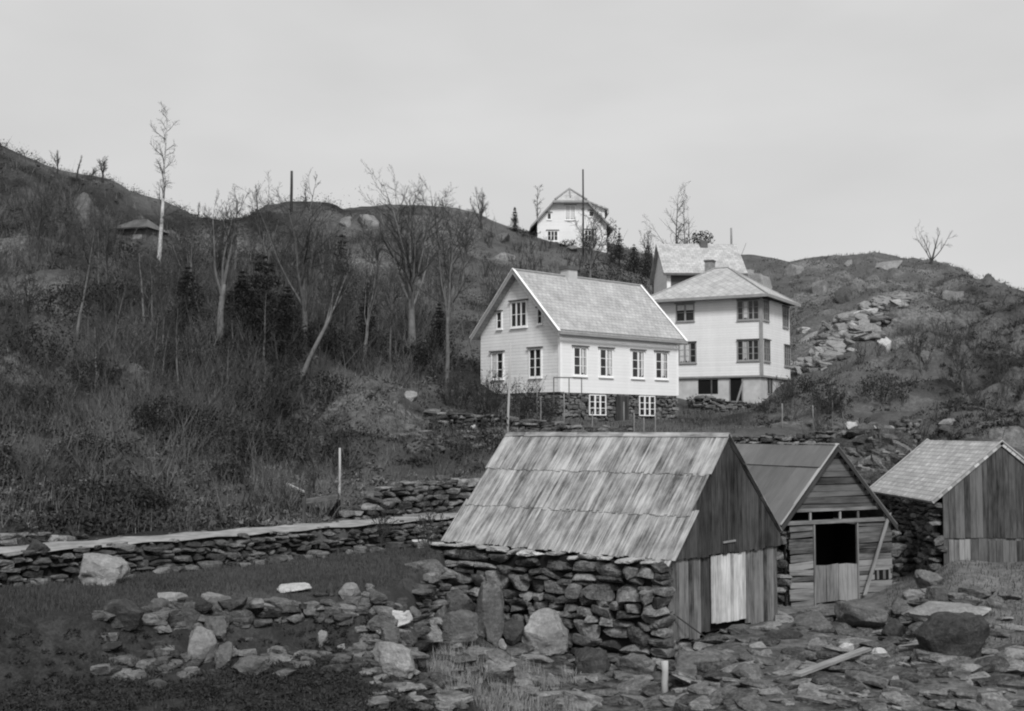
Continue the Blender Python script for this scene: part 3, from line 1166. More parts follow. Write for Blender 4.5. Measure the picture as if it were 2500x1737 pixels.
for sgn in (-1, 1):
    e, b, e2, b2, pv, p2 = side3(sgn)
    if sgn < 0:
        roof_slab(mb, e2, e, b, b2, .14)
        tri_roof(mb, [b2, b, pv, p2], b2, b)
    else:
        roof_slab(mb, e, e2, b2, b, .14)
        tri_roof(mb, [b, b2, p2, pv], b, b2)
eL, bL, _, _, pv, _ = side3(-1)
eR, bR, _, _, _, _ = side3(1)
lowL, lowR = bL + Vector((-.25, -.15, -.2)), bR + Vector((.25, -.15, -.2))
tri_roof(mb, [lowL, lowR, pv], lowL, lowR)
rf3 = mb.build('roof', M['slate_far'], h3)
mb = MB()
for e, b in ((eL, bL), (eR, bR)):
    mb.hexa(e + Vector((0, -.06, .03)), b - e, (0, .055, 0), (0, 0, -.24))
for b in (bL, bR):
    mb.tube([b + Vector((0, -.1, 0)), pv + Vector((0, 0, .05))], [.1, .1], 5)
mb.hexa(lowL + Vector((0, -.06, .03)), lowR - lowL, (0, .055, 0), (0, 0, -.22))
mb.tube([pv + Vector((0, -.02, .05)), pv.lerp((lowL + lowR) / 2, .75) + Vector((0, -.05, .05))], [.07, .07], 5)
mb.build('barge_board', M['trim_grey'], rf3)
# shed dormer on the right slope
mb = MB()
xa, za = hpR[0] + .05, hpR[1] + .1
xb = WR - .1
zb3 = L3(1484, 507)[1]
y0, y1 = .9, 6.5
zr2 = hpR[1] - sl3 * (xb - hpR[0])
mb.add([(xa, y0, za), (xb, y0, zb3), (xb, y0, zr2), (xa, y1, za), (xb, y1, zb3), (xb, y1, zr2)],
       [(0, 2, 1), (3, 4, 5), (1, 2, 5, 4)])
dm = mb.build('dormer', M['far_wall'], h3)
mb = MB(); roof_slab(mb, (xb + .45, y0 - .4, zb3 - .05), (xb + .45, y1 + .4, zb3 - .05), (xa - .1, y1 + .4, za + .2), (xa - .1, y0 - .4, za + .2), .14)
mb.box(xb + .25, xb + .44, y0 - .38, y1 + .3, zb3 - .55, zb3 - .2)
mb.build('dormer_roof', M['slate_far'], dm)
W3 = Wall(h3, 1, 0, -1)
for q, c_, r_w in [((805, 900, 462, 600), 2, 2), ((610, 712, 735, 830), 3, 2), ((1012, 1110, 725, 835), 3, 2)]:
    window(W3, W3.rect(*zo(1200, 400, 4.434, *q)), c_, r_w, 'trim_white', .12, 'trim_dark', .2, 2 if r_w == 2 and c_ == 2 else 0)
for q in [(608, 640, 540, 600), (1060, 1100, 520, 570)]:
    window(W3, W3.rect(*zo(1200, 400, 4.434, *q)), 1, 1, 'trim_white', .1, 'trim_dark', .2, 0)

# ------------------------------------------------------------------ long roofed house behind
c0 = at(1629, 705, 94)
h4 = empty('slate_roofed_house', (c0.x, c0.y, c0.z - 1.5), math.radians(2.5))
tag(h4, 'house with broad pale slate roof and a wall toned dark for eave shade, peeping over the square house', 'house')
q = on_wall(h4, 1, 0, 1812, 690)
L4 = q.x
e4 = on_wall(h4, 1, -.45, 1720, 667).z
D4 = 6.4
hr = on_wall(h4, 1, D4 / 2, 1700, 596).z
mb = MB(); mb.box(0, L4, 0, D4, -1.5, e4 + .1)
mb.build('wall', M['dark_wall'], h4)  # dark tone stands in for the shade under the eave
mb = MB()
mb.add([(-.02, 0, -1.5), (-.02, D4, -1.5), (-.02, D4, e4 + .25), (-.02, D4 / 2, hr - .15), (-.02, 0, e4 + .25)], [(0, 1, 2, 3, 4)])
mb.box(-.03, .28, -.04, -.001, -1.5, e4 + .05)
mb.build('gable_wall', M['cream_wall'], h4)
mb = MB()
roof_slab(mb, (-.35, -.45, e4), (L4 + .35, -.45, e4), (L4 + .35, D4 / 2, hr), (-.35, D4 / 2, hr), .14)
roof_slab(mb, (L4 + .35, D4 + .45, e4), (-.35, D4 + .45, e4), (-.35, D4 / 2, hr), (L4 + .35, D4 / 2, hr), .14)
rf4 = mb.build('roof', M['slate_far'], h4)
mb = MB(); mb.box(-.35, L4 + .35, -.52, -.451, e4 - .2, e4 - .02)
mb.build('gutter', M['trim_dark'], rf4)
cq = on_wall(h4, 1, D4 / 2, 1716, 600)
mb = MB(); mb.box(cq.x - .3, cq.x + .3, D4 / 2 - .5, D4 / 2 - .05, hr - .7, hr + .22)
mb.build('chimney', M['trim_dark'], rf4)

# ------------------------------------------------------------------ boathouse with plank roof
def planks_on(mb, O, U, Vv, N, u0, u1, lo, hi, w=(.12, .26), th=.03, gap=.008, jit=.0, skip=0.0, seed=1):
    """boards running along Vv, side by side along U; lo/hi give their ends at u"""
    rnd = random.Random(seed)
    O, U, Vv, N = Vector(O), Vector(U), Vector(Vv), Vector(N)
    u = u0
    while u < u1 - .02:
        ww = min(rnd.uniform(*w), u1 - u)
        um = u + ww / 2
        a0, a1 = lo(u), lo(u + ww)
        b0, b1 = hi(u), hi(u + ww)
        j0, j1 = rnd.uniform(-jit, jit), rnd.uniform(-jit, jit)
        n0 = rnd.uniform(0, .012)
        if min(b0 - a0, b1 - a1) > -.02 and max(b0 - a0, b1 - a1) > .04 and rnd.random() >= skip:
            g = gap
            P = [O + U * (u + g) + Vv * (a0 + j0), O + U * (u + ww - g) + Vv * (a1 + j0),
                 O + U * (u + ww - g) + Vv * (b1 + j1), O + U * (u + g) + Vv * (b0 + j1)]
            P = [p + N * n0 for p in P]
            Q = [p + N * th for p in P]
            r1, r2 = rnd.random() * 50, rnd.random() * 50
            uv = [(r1, r2 + a0), (r1 + ww, r2 + a1), (r1 + ww, r2 + b1), (r1, r2 + b0)]
            Fs = [(4, 5, 6, 7), (3, 2, 1, 0), (0, 1, 5, 4), (1, 2, 6, 5), (2, 3, 7, 6), (3, 0, 4, 7)]
            uvs = [uv, uv[::-1]] + [[uv[0], uv[1], uv[1], uv[0]], [uv[1], uv[2], uv[2], uv[1]], [uv[2], uv[3], uv[3], uv[2]], [uv[3], uv[0], uv[0], uv[3]]]
            mb.add(P + Q, Fs, uvs)
        u += ww


c0 = xy(1625, 30.0)
b1 = empty('plank_roofed_boathouse', (c0[0], c0[1], -5.3), math.atan2(.74, .667))
tag(b1, 'boathouse with streaked plank roof, dark gable and pale plank door on rough stone walls', 'boathouse')
GW, GL = 5.4, 7.75
zR = -.30 + 5.3                 # ridge
eL_, eR_ = -3.24 + 5.3, -2.95 + 5.3
xr = GW * .50
slL, slR = (zR - eL_) / xr, (zR - eR_) / (GW - xr)


def rake(x):
    return zR - slL * (xr - x) if x < xr else zR - slR * (x - xr)


# roof: three overlapping courses of planks on each slope
mb = MB()
for side in (0, 1):
    if side == 0:
        top = Vector((xr, 0, zR + .10)); sv = Vector((-1, 0, -slL)).normalized(); run = (xr + .12) / abs(sv.x)
    else:
        top = Vector((xr, 0, zR + .10)); sv = Vector((1, 0, -slR)).normalized(); run = (GW - xr + .06) / abs(sv.x)
    nn = Vector((-sv.z * (-1 if side == 0 else 1), 0, abs(sv.x))).normalized()
    if nn.z < 0:
        nn = -nn
    for k in range(3):
        a, b = run * (k / 3 - (.05 if k else 0)), run * (k + 1) / 3
        lift = .045 - k * .02
        yst = (-.22, -.16, -.34)[k] if side == 0 else -.2
        yen = GL + (.12, .05, .16)[k]
        planks_on(mb, top + nn * lift, (0, 1, 0), sv, nn, yst, yen, lambda u: a, lambda u: b, (.05, .16), .02,   .002, .04, 0, 40 + k + side * 9)
    if side == 0:   # patch boards at the lower near corner
        planks_on(mb, top - nn * .02, (0, 1, 0), sv, nn, -.22, .7, lambda u: run * .93, lambda u: run * 1.04, (.1, .2), .022, .002, .03, 0, 77)
rfb1 = mb.build('roof', M['wood_roof'], b1)
mb = MB()
rnd = random.Random(3)
yy_ = -.2
while yy_ < GL:
    ln = rnd.uniform(1.2, 2.6)
    ln = min(ln, GL + .1 - yy_)
    mb.hexa((xr - .10, yy_, zR + .09), (0, ln - .01, 0), (.10, 0, .10 * slL + .01), (-.02, 0, .022))
    mb.hexa((xr + .10, yy_, zR + .09), (0, ln - .01, 0), (-.10, 0, .10 * slR + .01), (.02, 0, .022))
    yy_ += ln
mb.build('ridge_board', M['wood_roof'], rfb1)
# under-roof and inner dark body so that no light leaks through the gaps
mb = MB()
mb.add([(0, .1, 0), (GW, .1, 0), (GW, .1, rake(GW) - .05), (xr, .1, zR - .03), (0, .1, rake(0) - .05),
        (0, GL - .1, 0), (GW, GL - .1, 0), (GW, GL - .1, rake(GW) - .05), (xr, GL - .1, zR - .03), (0, GL - .1, rake(0) - .05)],
       [(0, 1, 2, 3, 4), (9, 8, 7, 6, 5), (0, 4, 9, 5), (1, 6, 7, 2), (2, 7, 8, 3), (3, 8, 9, 4)])
mb.build('dark_inner_body', M['dark'], b1)
# gable boarding
WG1 = Wall(b1, 1, 0, -1)
sm0, sm1 = on_wall(b1, 1, 0, 1626, 1371).z, on_wall(b1, 1, 0, 1886, 1334).z
seam = lambda x: sm0 + (sm1 - sm0) * x / GW
mb = MB()
planks_on(mb, (0, -.07, 0), (1, 0, 0), (0, 0, 1), (0, -1, 0), -.12, GW + .1, lambda u: seam(u), lambda u: rake(u) + .05, (.12, .24), .03, .004, .03, 0, 21)
mb.build('upper_gable_boards', M['wood_gable'], b1)
bt0, bt1 = on_wall(b1, 1, 0, 1628, 1560).z, on_wall(b1, 1, 0, 1893, 1512).z
bot = lambda x: bt0 + (bt1 - bt0) * x / GW
dx0, dx1 = on_wall(b1, 1, 0, 1733, 1450).x, on_wall(b1, 1, 0, 1816, 1440).x
dzb = on_wall(b1, 1, 0, 1733, 1535).z
mb = MB()
planks_on(mb, (0, 0, 0), (1, 0, 0), (0, 0, 1), (0, -1, 0), .0, dx0 - .48, lambda u: bot(u) - .14, lambda u: seam(u) + .1, (.14, .3), .03, .006, .1, 0, 22)
mb.build('lower_gable_boards', M['wood_gable_lo'], b1)
mb = MB()
planks_on(mb, (0, 0, 0), (1, 0, 0), (0, 0, 1), (0, -1, 0), dx1 + .03, GW, lambda u: bot(u) - .02, lambda u: seam(u) + .1, (.14, .3), .03, .006, .06, 0, 23)
mb.build('lower_gable_boards', M['wood_gable_lo'], b1)
mb = MB()
stone_face(mb, (-.1, .12, 0), (1, 0, 0), (0, -1, 0), GW, lambda u: -1.3, lambda u: bot(u) - .02, (.16, .34), (.3, .8), .2, 35)
mb.build('sill_stones', M['stone_dark'], b1)
mb = MB()
planks_on(mb, (0, .03, 0), (1, 0, 0), (0, 0, 1), (0, -1, 0), dx0 - .48, dx0, lambda u: bot(u), lambda u: seam(u) + .1, (.2, .25), .03, .004, .02, 0, 24)
mb.build('side_door', M['wood_gable'], b1)
mb = MB()
planks_on(mb, (0, -.03, 0), (1, 0, 0), (0, 0, 1), (0, -1, 0), dx0, dx1, lambda u: bot(u) + .18 , lambda u: seam(u) - .02, (.16, .26), .03, .004, .02, 0, 25)
dr = mb.build('door', M['wood_door'], b1)
tag(dr, 'pale door of wide vertical planks')
mb = MB()
mb.hexa((xr - .25, -.11, seam(xr) + .28), (.6, 0, .01), (0, -.03, 0), (0, 0, .05))
mb.build('batten', M['wood_grey'], b1)
# right-hand wall boards
mb = MB()
planks_on(mb, (GW, 0, 0), (0, 1, 0), (0, 0, 1), (1, 0, 0), 0, GL, lambda u: .1, lambda u: eR_ + .02, (.14, .28), .03, .006, .0, 0, 26)
mb.build('side_boards', M['wood_gable'], b1)
# thick rough stone side wall
mb = MB()
mb.box(-.38, -.02, .05, GL + .55, -1.6, eL_ - .12)
core = mb.build('stone_wall', M['wall_back'], b1)


def foot(v):
    p = frame_of(b1) @ Vector((-.6, v, 0))
    return gz(p.x, p.y) + 5.3 - .15


mb = MB()
# big stones low down, slabs above
ft = [foot(i * .45) for i in range(22)]
footf = lambda u: ft[int(max(0, min(21, (GL + .7 - u) / .45)))]
stone_face(mb, (-.42, GL + .75, 0), (0, -1, 0), (-1, 0, 0), GL + .7, footf, lambda u: eL_ - .75, (.18, .42), (.3, .9), .24, 31)
stone_face(mb, (-.42, GL + .75, eL_ - .75), (0, -1, 0), (-1, 0, 0), GL + .7, lambda u: eL_ - .82, lambda u: eL_ - .10, (.16, .30), (.4, 1.0), .24, 32)
zz = footf(GL + .7)
rnd = random.Random(33)
while zz < eL_ - .15:
    hh = rnd.uniform(.14, .3)
    put_rock(mb, rnd.choice(WALLROCK), (-.24 + rnd.uniform(-.05, .05), .0, zz + hh / 2), (.34 + rnd.uniform(-.06, .05), .22, hh * .54))
    zz += hh
stone_face(mb, (-.5, GL + .7, 0), (1, 0, 0), (0, 1, 0), GW * .6, lambda u: .8, lambda u: eL_ - .1, (.2, .3), (.3, .7), .25, 34)
mb.build('rough_masonry', M['stone_dark'], core)
mb = MB()
rnd = random.Random(9)
v = -.0
while v < GL + .55:
    ln = rnd.uniform(.25, .75)
    hh = rnd.uniform(.035, .09)
    put_rock(mb, rnd.choice(WALLROCK), (-.40 + rnd.uniform(-.06, .06), v + ln / 2, eL_ - .07 + rnd.uniform(-.03, .04)), (rnd.uniform(.2, .32), ln * .5, hh),
             Matrix.Rotation(rnd.gauss(0, .08), 3, 'Z'))
    v += ln * rnd.uniform(.95, 1.3)
mb.build('cap_stones', M['cap'], core)

# ------------------------------------------------------------------ boathouse with open hatch
c0 = xy(1925, 36.0)
b2 = empty('open_boathouse', (c0[0], c0[1], -5.4), math.atan2(.385, .92))
tag(b2, 'tumbledown boathouse with tarred roof, horizontal grey boards and a black open hatch', 'boathouse')
GW2 = on_wall(b2, 1, 0, 2176, 1350).x
GL2 = 7.5
pk2 = on_wall(b2, 1, -.15, 2044, 1093)
xr2, zR2 = pk2.x, pk2.z
el2 = on_wall(b2, 1, -.15, 1905, 1287)
er2 = on_wall(b2, 1, -.15, 2190, 1283)
sL2, sR2 = (zR2 - el2.z) / (xr2 - el2.x), (zR2 - er2.z) / (er2.x - xr2)
mb = MB()
for side in (0, 1):
    end = el2 if side == 0 else er2
    sv = (Vector((end.x, 0, end.z)) - Vector((xr2, 0, zR2)))
    run = sv.length
    sv.normalize()
    nn = Vector((-sv.z, 0, sv.x)) if side == 1 else Vector((sv.z, 0, -sv.x))
    if nn.z < 0:
        nn = -nn
    for k, (a, b) in enumerate(((0, run * .28), (run * .26, run))):
        planks_on(mb, Vector((xr2, 0, zR2)) + nn * (.06 - k * .03), (0, 1, 0), sv, nn, -.14, GL2, lambda u: a, lambda u: b, (.55, .62) if k else (1.2, 2.4), .028, .003, .008, 0, 60 + k)
rfb2 = mb.build('roof', M['felt'], b2)
for end in (el2, er2):
    mb = MB()
    e = Vector((end.x, -.2, end.z - .02)); r = Vector((xr2, -.2, zR2 + .04))
    mb.hexa(e, r - e, (0, .05, 0), (0, 0, -.16))
    mb.build('barge_board', M['wood_dark'], rfb2)
mb = MB()
e = Vector((el2.x, -.205, el2.z + .05)); r = Vector((xr2, -.205, zR2 + .10))
mb.hexa(e, r - e, (0, .12, 0), (0, 0, .03))
mb.hexa((xr2 - .08, -.15, zR2 + .09), (0, 3.0, 0), (.16, 0, 0), (0, 0, .035))
mb.build('ridge_strip', M['wood_pale'], rfb2)


def B2(x, y):
    q = on_wall(b2, 1, 0, 1850 + x / 3.192, 1000 + y / 3.192)
    return q.x, q.z


rake2 = lambda x: zR2 - sL2 * (xr2 - x) if x < xr2 else zR2 - sR2 * (x - xr2)
zt = B2(620, 775)[1]
zo_ = B2(620, 862)[1]
mb = MB()


def hboards(mb, x0f, x1f, z0, z1, hgt=(.13, .2), th=.028, skip=0, seed=1, n0=0.0, tilt=.02):
    rnd = random.Random(seed)
    z = z0
    while z < z1 - .03:
        hh = min(rnd.uniform(*hgt), z1 - z)
        a, b = x0f(z + hh / 2), x1f(z + hh / 2)
        if rnd.random() >= skip and b - a > .1:
            t0, t1 = rnd.uniform(-tilt, tilt), rnd.uniform(-tilt, tilt)
            j = rnd.uniform(0, .015)
            mb.hexa((a, n0 - j, z + .006 + t0), (b - a, 0, t1 - t0), (0, -th, 0), (0, rnd.uniform(-.02, .0), hh * .95 - .006))
        z += hh


lft = lambda z: max(el2.x + .25, xr2 - (zR2 - z) / sL2 + .05)
rgt = lambda z: min(er2.x - .12, xr2 + (zR2 - z) / sR2 - .05)
hboards(mb, lft, rgt, zt, zR2, (.15, .22), seed=4)
mb.build('gable_boards', M['wood_board_dark'], b2)
mb = MB()
mb.hexa((lft(zt), -.05, zt - .06), (rgt(zt) - lft(zt), 0, .02), (0, -.05, 0), (0, 0, .09))
mb.hexa((lft(zo_) + .02, -.05, zo_ - .1), (rgt(zo_) - lft(zo_) - .05, 0, .03), (0, -.05, 0), (0, 0, .12))
for xx in (400, 632, 772, 985):
    x = B2(xx, 820)[0]
    mb.box(x - .035, x + .035, -.07, -.02, zo_, zt - .07)
mb.build('tie_beam', M['wood_board'], b2)
xa, xb, xc, xd = B2(245, 1200)[0], B2(436, 1200)[0], B2(772, 1200)[0], B2(1040, 1200)[0]
zhb = B2(600, 1205)[1]
mb = MB()
hboards(mb, lambda z: xa + .03 * math.sin(z * 9), lambda z: xb, B2(340, 1535)[1], zo_ - .1, (.14, .24), seed=8, skip=.1, tilt=.05)
mb.build('front_boards', M['wood_board'], b2)
mb = MB()
hboards(mb, lambda z: xc, lambda z: xd + .02 * math.sin(z * 7), B2(900, 1465)[1], zo_ - .1, (.13, .2), seed=9, tilt=.025)
mb.build('front_boards', M['wood_board'], b2)
mb = MB()
zdb = B2(600, 1495)[1]
planks_on(mb, (0, -.02, 0), (1, 0, 0), (0, 0, 1), (0, -1, 0), xb + .02, xc - .02, lambda u: zdb + .03 * math.sin(u * 5), lambda u: zhb + .03 * math.sin(u * 4), (.3, .5), .03, .008, .02, 0, 12)
mb.build('half_door', M['wood_board'], b2)
mb = MB()
mb.box(xb - .04, xb + .02, -.08, -.001, zdb - .2, zo_ - .1)
mb.build('door_post', M['wood_board'], b2)
mb = MB()
mb.box(xc - .03, xc + .03, -.08, -.001, zdb, zo_ - .1)
mb.build('door_post', M['wood_board'], b2)
mb = MB()
q0, q1 = B2(1008, 812), B2(795, 1440)
mb.hexa((q0[0] - .08, -.12, q0[1]), (q1[0] - q0[0], -.12, q1[1] - q0[1]), (.13, 0, .04), (0, -.035, 0))
mb.build('diagonal_brace', M['wood_grey'], b2)
mb = MB()
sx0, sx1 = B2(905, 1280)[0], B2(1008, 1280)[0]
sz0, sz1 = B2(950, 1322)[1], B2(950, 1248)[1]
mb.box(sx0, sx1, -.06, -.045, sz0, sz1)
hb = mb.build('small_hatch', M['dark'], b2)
mb = MB()
mb.box(sx0 + .06, sx0 + .14, -.07, -.061, sz0, sz1); mb.box(sx0 + .3, sx0 + .4, -.07, -.061, sz0, sz1)
mb.box(sx0 - .03, sx1 + .03, -.085, -.061, sz1, sz1 + .06); mb.box(sx1, sx1 + .06, -.085, -.061, sz0, sz1)
mb.build('hatch_slat', M['wood_board'], hb)
# dark inside: back and side walls, floor
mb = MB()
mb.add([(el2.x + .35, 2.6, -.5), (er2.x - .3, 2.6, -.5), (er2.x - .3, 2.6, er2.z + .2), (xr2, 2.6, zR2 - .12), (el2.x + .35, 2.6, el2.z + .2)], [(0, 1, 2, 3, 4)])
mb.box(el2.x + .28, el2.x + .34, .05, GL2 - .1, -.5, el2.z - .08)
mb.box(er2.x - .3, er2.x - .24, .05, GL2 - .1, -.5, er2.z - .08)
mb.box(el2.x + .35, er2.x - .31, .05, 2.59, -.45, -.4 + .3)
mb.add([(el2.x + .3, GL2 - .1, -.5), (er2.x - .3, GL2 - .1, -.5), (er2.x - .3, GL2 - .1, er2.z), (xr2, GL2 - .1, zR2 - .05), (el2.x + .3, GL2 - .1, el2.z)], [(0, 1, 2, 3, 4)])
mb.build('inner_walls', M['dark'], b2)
# stone side walls
mb = MB()
stone_face(mb, (el2.x + .2, .35, 0), (1, 0, 0), (0, -1, 0), .55, lambda u: -.3, lambda u: el2.z - .2, (.15, .28), (.25, .5), .2, 44)
stone_face(mb, (el2.x + .2, GL2, 0), (0, -1, 0), (-1, 0, 0), GL2, lambda u: -.3, lambda u: el2.z - .15, (.15, .28), (.25, .7), .2, 45)
mb.build('stone_wall', M['stone_dark'], b2)
mb = MB()
stone_face(mb, (GW2 + .05, .25, 0), (1, -.1, 0), (0, -1, 0), 1.0, lambda u: -.3, lambda u: er2.z - .3 - u * .5, (.14, .26), (.2, .5), .2, 46)
stone_face(mb, (GW2 + .25, .1, 0), (0, 1, 0), (1, 0, 0), GL2, lambda u: -.3, lambda u: er2.z - .2, (.15, .28), (.25, .7), .2, 47)
mb.build('stone_wall', M['stone_dark'], b2)

# ------------------------------------------------------------------ boathouse at the right edge
c0 = xy(2296, 36.0)
b3 = empty('slate_roofed_boathouse', (c0[0], c0[1], -4.4), 0)
tag(b3, 'boathouse with pale slate roof and vertical grey boards at the right edge', 'boathouse')
Z3 = 4.4
W3_, L3_ = 3.6, 6.3
e3 = -2.14 + Z3
r3 = -.36 + Z3
x3 = W3_ / 2
sl3b = (r3 - e3) / (x3 + .35)
mb = MB()
roof_slab(mb, (-.35, L3_, e3), (-.35, -.12, e3), (x3, -.12, r3), (x3, L3_, r3), .09)
roof_slab(mb, (W3_ + .35, -.12, e3), (W3_ + .35, L3_, e3), (x3, L3_, r3), (x3, -.12, r3), .09)
rfb3 = mb.build('roof', M['slate_shed'], b3)
for sgn, xe in ((0, -.38), (1, W3_ + .38)):
    for yv in (-.16, L3_ - .02):
        mb = MB()
        e = Vector((xe, yv, e3 + .0)); r = Vector((x3, yv, r3 + .02))
        mb.hexa(e, r - e, (0, .05, 0), (0, 0, .04))
        mb.build('verge_strip', M['wood_pale'], rfb3)
mb = MB()
rake3 = lambda x: (e3 + sl3b * (x + .35) - .11) if x < x3 else (r3 - sl3b * (x - x3) - .11)
planks_on(mb, (0, -.03, 0), (1, 0, 0), (0, 0, 1), (0, -1, 0), 0, W3_, lambda u: 1.15, lambda u: rake3(u), (.12, .22), .03, .003, .02, 0, 81)
planks_on(mb, (0, .0, 0), (1, 0, 0), (0, 0, 1), (0, -1, 0), 0, W3_, lambda u: -.5 , lambda u: min(1.2, rake3(u)), (.14, .26), .03, .003, .02, 0, 82)
mb.build('gable_boards', M['wood_board_dark'], b3)
mb = MB()
planks_on(mb, (0, -.035, 0), (1, 0, 0), (0, 0, 1), (0, -1, 0), .15, .95, lambda u: .1, lambda u: 1.12, (.12, .2), .03, .006, .02, 0, 83)
mb.build('pale_boards', M['wood_board'], b3)
mb = MB()
planks_on(mb, (0, -.035, 0), (1, 0, 0), (0, 0, 1), (0, -1, 0), 1.35, 2.9, lambda u: -.1, lambda u: 1.08, (.16, .24), .03, .004, .01, 0, 84)
mb.build('door', M['wood_board_dark'], b3)
mb = MB()
mb.add([(.05, .1, -.6), (W3_, .1, -.6), (W3_, .1, e3), (x3, .1, r3 - .15), (.05, .1, e3),
        (.05, L3_ - .1, -.6), (W3_, L3_ - .1, -.6), (W3_, L3_ - .1, e3), (x3, L3_ - .1, r3 - .15), (.05, L3_ - .1, e3)],
       [(0, 1, 2, 3, 4), (9, 8, 7, 6, 5), (0, 4, 9, 5), (1, 6, 7, 2), (2, 7, 8, 3), (3, 8, 9, 4)])
mb.build('dark_inner_body', M['dark'], b3)  # added near-black shell, keeps the inside dark behind the boards
mb = MB()
stone_face(mb, (-.1, L3_ + .1, 0), (0, -1, 0), (-1, 0, 0), L3_ + .05, lambda u: -.5, lambda u: e3 - .06, (.12, .26), (.25, .7), .22, 91)
mb.build('stone_wall', M['stone_dark'], b3)

# ------------------------------------------------------------------ small dark hut on the left slope
g0 = hit(322, 590)
hut = empty('hillside_hut', (g0.x, g0.y, g0.z - .3), math.radians(-14))
tag(hut, 'low dark hut half hidden behind the tall birch on the left slope', 'hut')
mb = MB(); mb.box(-1.3, 1.3, 0, 2.6, 0, 1.2)
mb.build('wall', M['dark_wall'], hut)
mb = MB()
roof_slab(mb, (-1.6, -.5, 1.15), (1.6, -.5, 1.15), (.6, 1.3, 2.1), (-.6, 1.3, 2.1), .12)
roof_slab(mb, (1.6, 3.0, 1.15), (-1.6, 3.0, 1.15), (-.6, 1.3, 2.1), (.6, 1.3, 2.1), .12)
tri_roof(mb, [(1.6, -.5, 1.15), (1.6, 3.0, 1.15), (.6, 1.3, 2.1)], (1.6, -.5, 1.15), (1.6, 3.0, 1.15))
tri_roof(mb, [(-1.6, 3.0, 1.15), (-1.6, -.5, 1.15), (-.6, 1.3, 2.1)], (-1.6, 3.0, 1.15), (-1.6, -.5, 1.15))
mb.build('roof', M['wood_board_dark'], hut)
mb = MB(); mb.box(.1, .9, -.03, -.001, .25, .65)
mb.build('window_board', M['wood_grey'], hut)

# ------------------------------------------------------------------ dry stone walls
def recentre(o, loc):
    """give a mesh thing its origin at its base"""
    loc = Vector(loc)
    o.data.transform(Matrix.Translation(-loc))
    o.location = loc
    return o


def poly_wall(name, label, pts, ch, sw, depth, seed, mat='stone_mid', sides=1, N=None):
    mb = MB()
    P = [(at(px, b, Y), at(px, t, Y).z, at(px, b, Y).z) for px, t, b, Y in pts]
    for i in range(len(P) - 1):
        (a, ta, ba), (b, tb, bb) = P[i], P[i + 1]
        A, B = Vector((a.x, a.y, 0)), Vector((b.x, b.y, 0))
        U = B - A
        L = U.length
        U.normalize()
        n = Vector((U.y, -U.x, 0))
        rr = random.Random(seed + i)
        j = [rr.uniform(-.08, .05) for _ in range(40)]
        z0 = lambda u: ba + (bb - ba) * u / L - .2
        z1 = lambda u: ta + (tb - ta) * u / L + j[int(u * 2) % 40]
        stone_face(mb, A, U, n, L, z0, z1, ch, sw, depth, seed + i)
        stone_face(mb, A - n * depth * 1.6, U, n, L, z0, z1, ch, sw, depth, seed + i + 50)
    o = mb.build(name, M[mat])
    tag(o, label, 'stone wall')
    a = P[len(P) // 2][0]
    return recentre(o, (a.x, a.y, P[len(P) // 2][2]))


def path_pt(t, d):
    p = P0 + PD * t + PN * d
    return Vector((p[0], p[1], 0))


# retaining wall under the path
mb = MB()
t0, t1 = -15.0, 14.2
O = path_pt(t0, .0)
dirv = Vector((PD[0], PD[1], 0)).normalized()
rr = random.Random(4)
jt = [rr.uniform(-.06, .05) for _ in range(200)]
jb = [rr.uniform(-.1, .1) for _ in range(200)]
Lw = t1 - t0
stone_face(mb, O, dirv, Vector((-PN[0], -PN[1], 0)), Lw,
           lambda u: ZFIELD - .15 + jb[int(u * 3) % 200], lambda u: ZPATH + .0 + jt[int(u * 2.2) % 200] - .25 * float(sstep(6.5, 4, np.array(u))), (.09, .2), (.16, .6), .2, 52, 0.0, .13)
o_wall = mb
mb = MB()
for i in range(70):   # fallen stones along its foot
    u = rr.uniform(0, Lw)
    p = O + dirv * u + Vector((-PN[0], -PN[1], 0)) * rr.uniform(.1, .7)
    s_ = rr.uniform(.08, .24)
    put_rock(mb, rr.choice(WALLROCK), (p.x, p.y, gz(p.x, p.y) + s_ * .2), (s_ * 1.3, s_, s_ * .6), Matrix.Rotation(rr.uniform(0, 3), 3, 'Z'))
tag(mb.build('fallen_stones', M['stone_path']), kind='stuff')
o = o_wall.build('dry_stone_wall', M['stone_path'])
tag(o, 'long dry stone retaining wall carrying the pale footpath', 'stone wall')
recentre(o, path_pt(0, 0) + Vector((0, 0, ZFIELD)))
# wall above the path next to the boathouse
mb = MB()
ta, tb = 11.0, 17.5
O = path_pt(ta, 2.15)
stone_face(mb, O, dirv, Vector((-PN[0], -PN[1], 0)), tb - ta, lambda u: ZPATH - .1,
           lambda u: ZPATH + .08 + 1.08 * float(sstep(-.4, 3.0, np.array(u))), (.11, .24), (.2, .75), .24, 62)
stone_face(mb, path_pt(ta + .6, 2.5), dirv, Vector((-PN[0], -PN[1], 0)), tb - ta - .6, lambda u: ZPATH + .1,
           lambda u: ZPATH + .2 + 1.0 * float(sstep(-.4, 3.0, np.array(u))), (.11, .24), (.2, .75), .24, 63)
o = mb.build('dry_stone_wall', M['stone_mid'])
tag(o, 'rough stone wall rising above the path beside the plank roofed boathouse', 'stone wall')
recentre(o, path_pt(14, 2.15) + Vector((0, 0, ZPATH)))
mb = MB()
O = path_pt(-3, 2.2)
stone_face(mb, O, dirv, Vector((-PN[0], -PN[1], 0)), 6.0, lambda u: ZPATH - .1, lambda u: ZPATH + .48 - .05 * u, (.09, .18), (.2, .6), .2, 64)
o = mb.build('dry_stone_wall', M['stone_dark'])
tag(o, 'low dark overgrown stone wall above the left end of the path', 'stone wall')
recentre(o, path_pt(0, 2.2) + Vector((0, 0, ZPATH)))
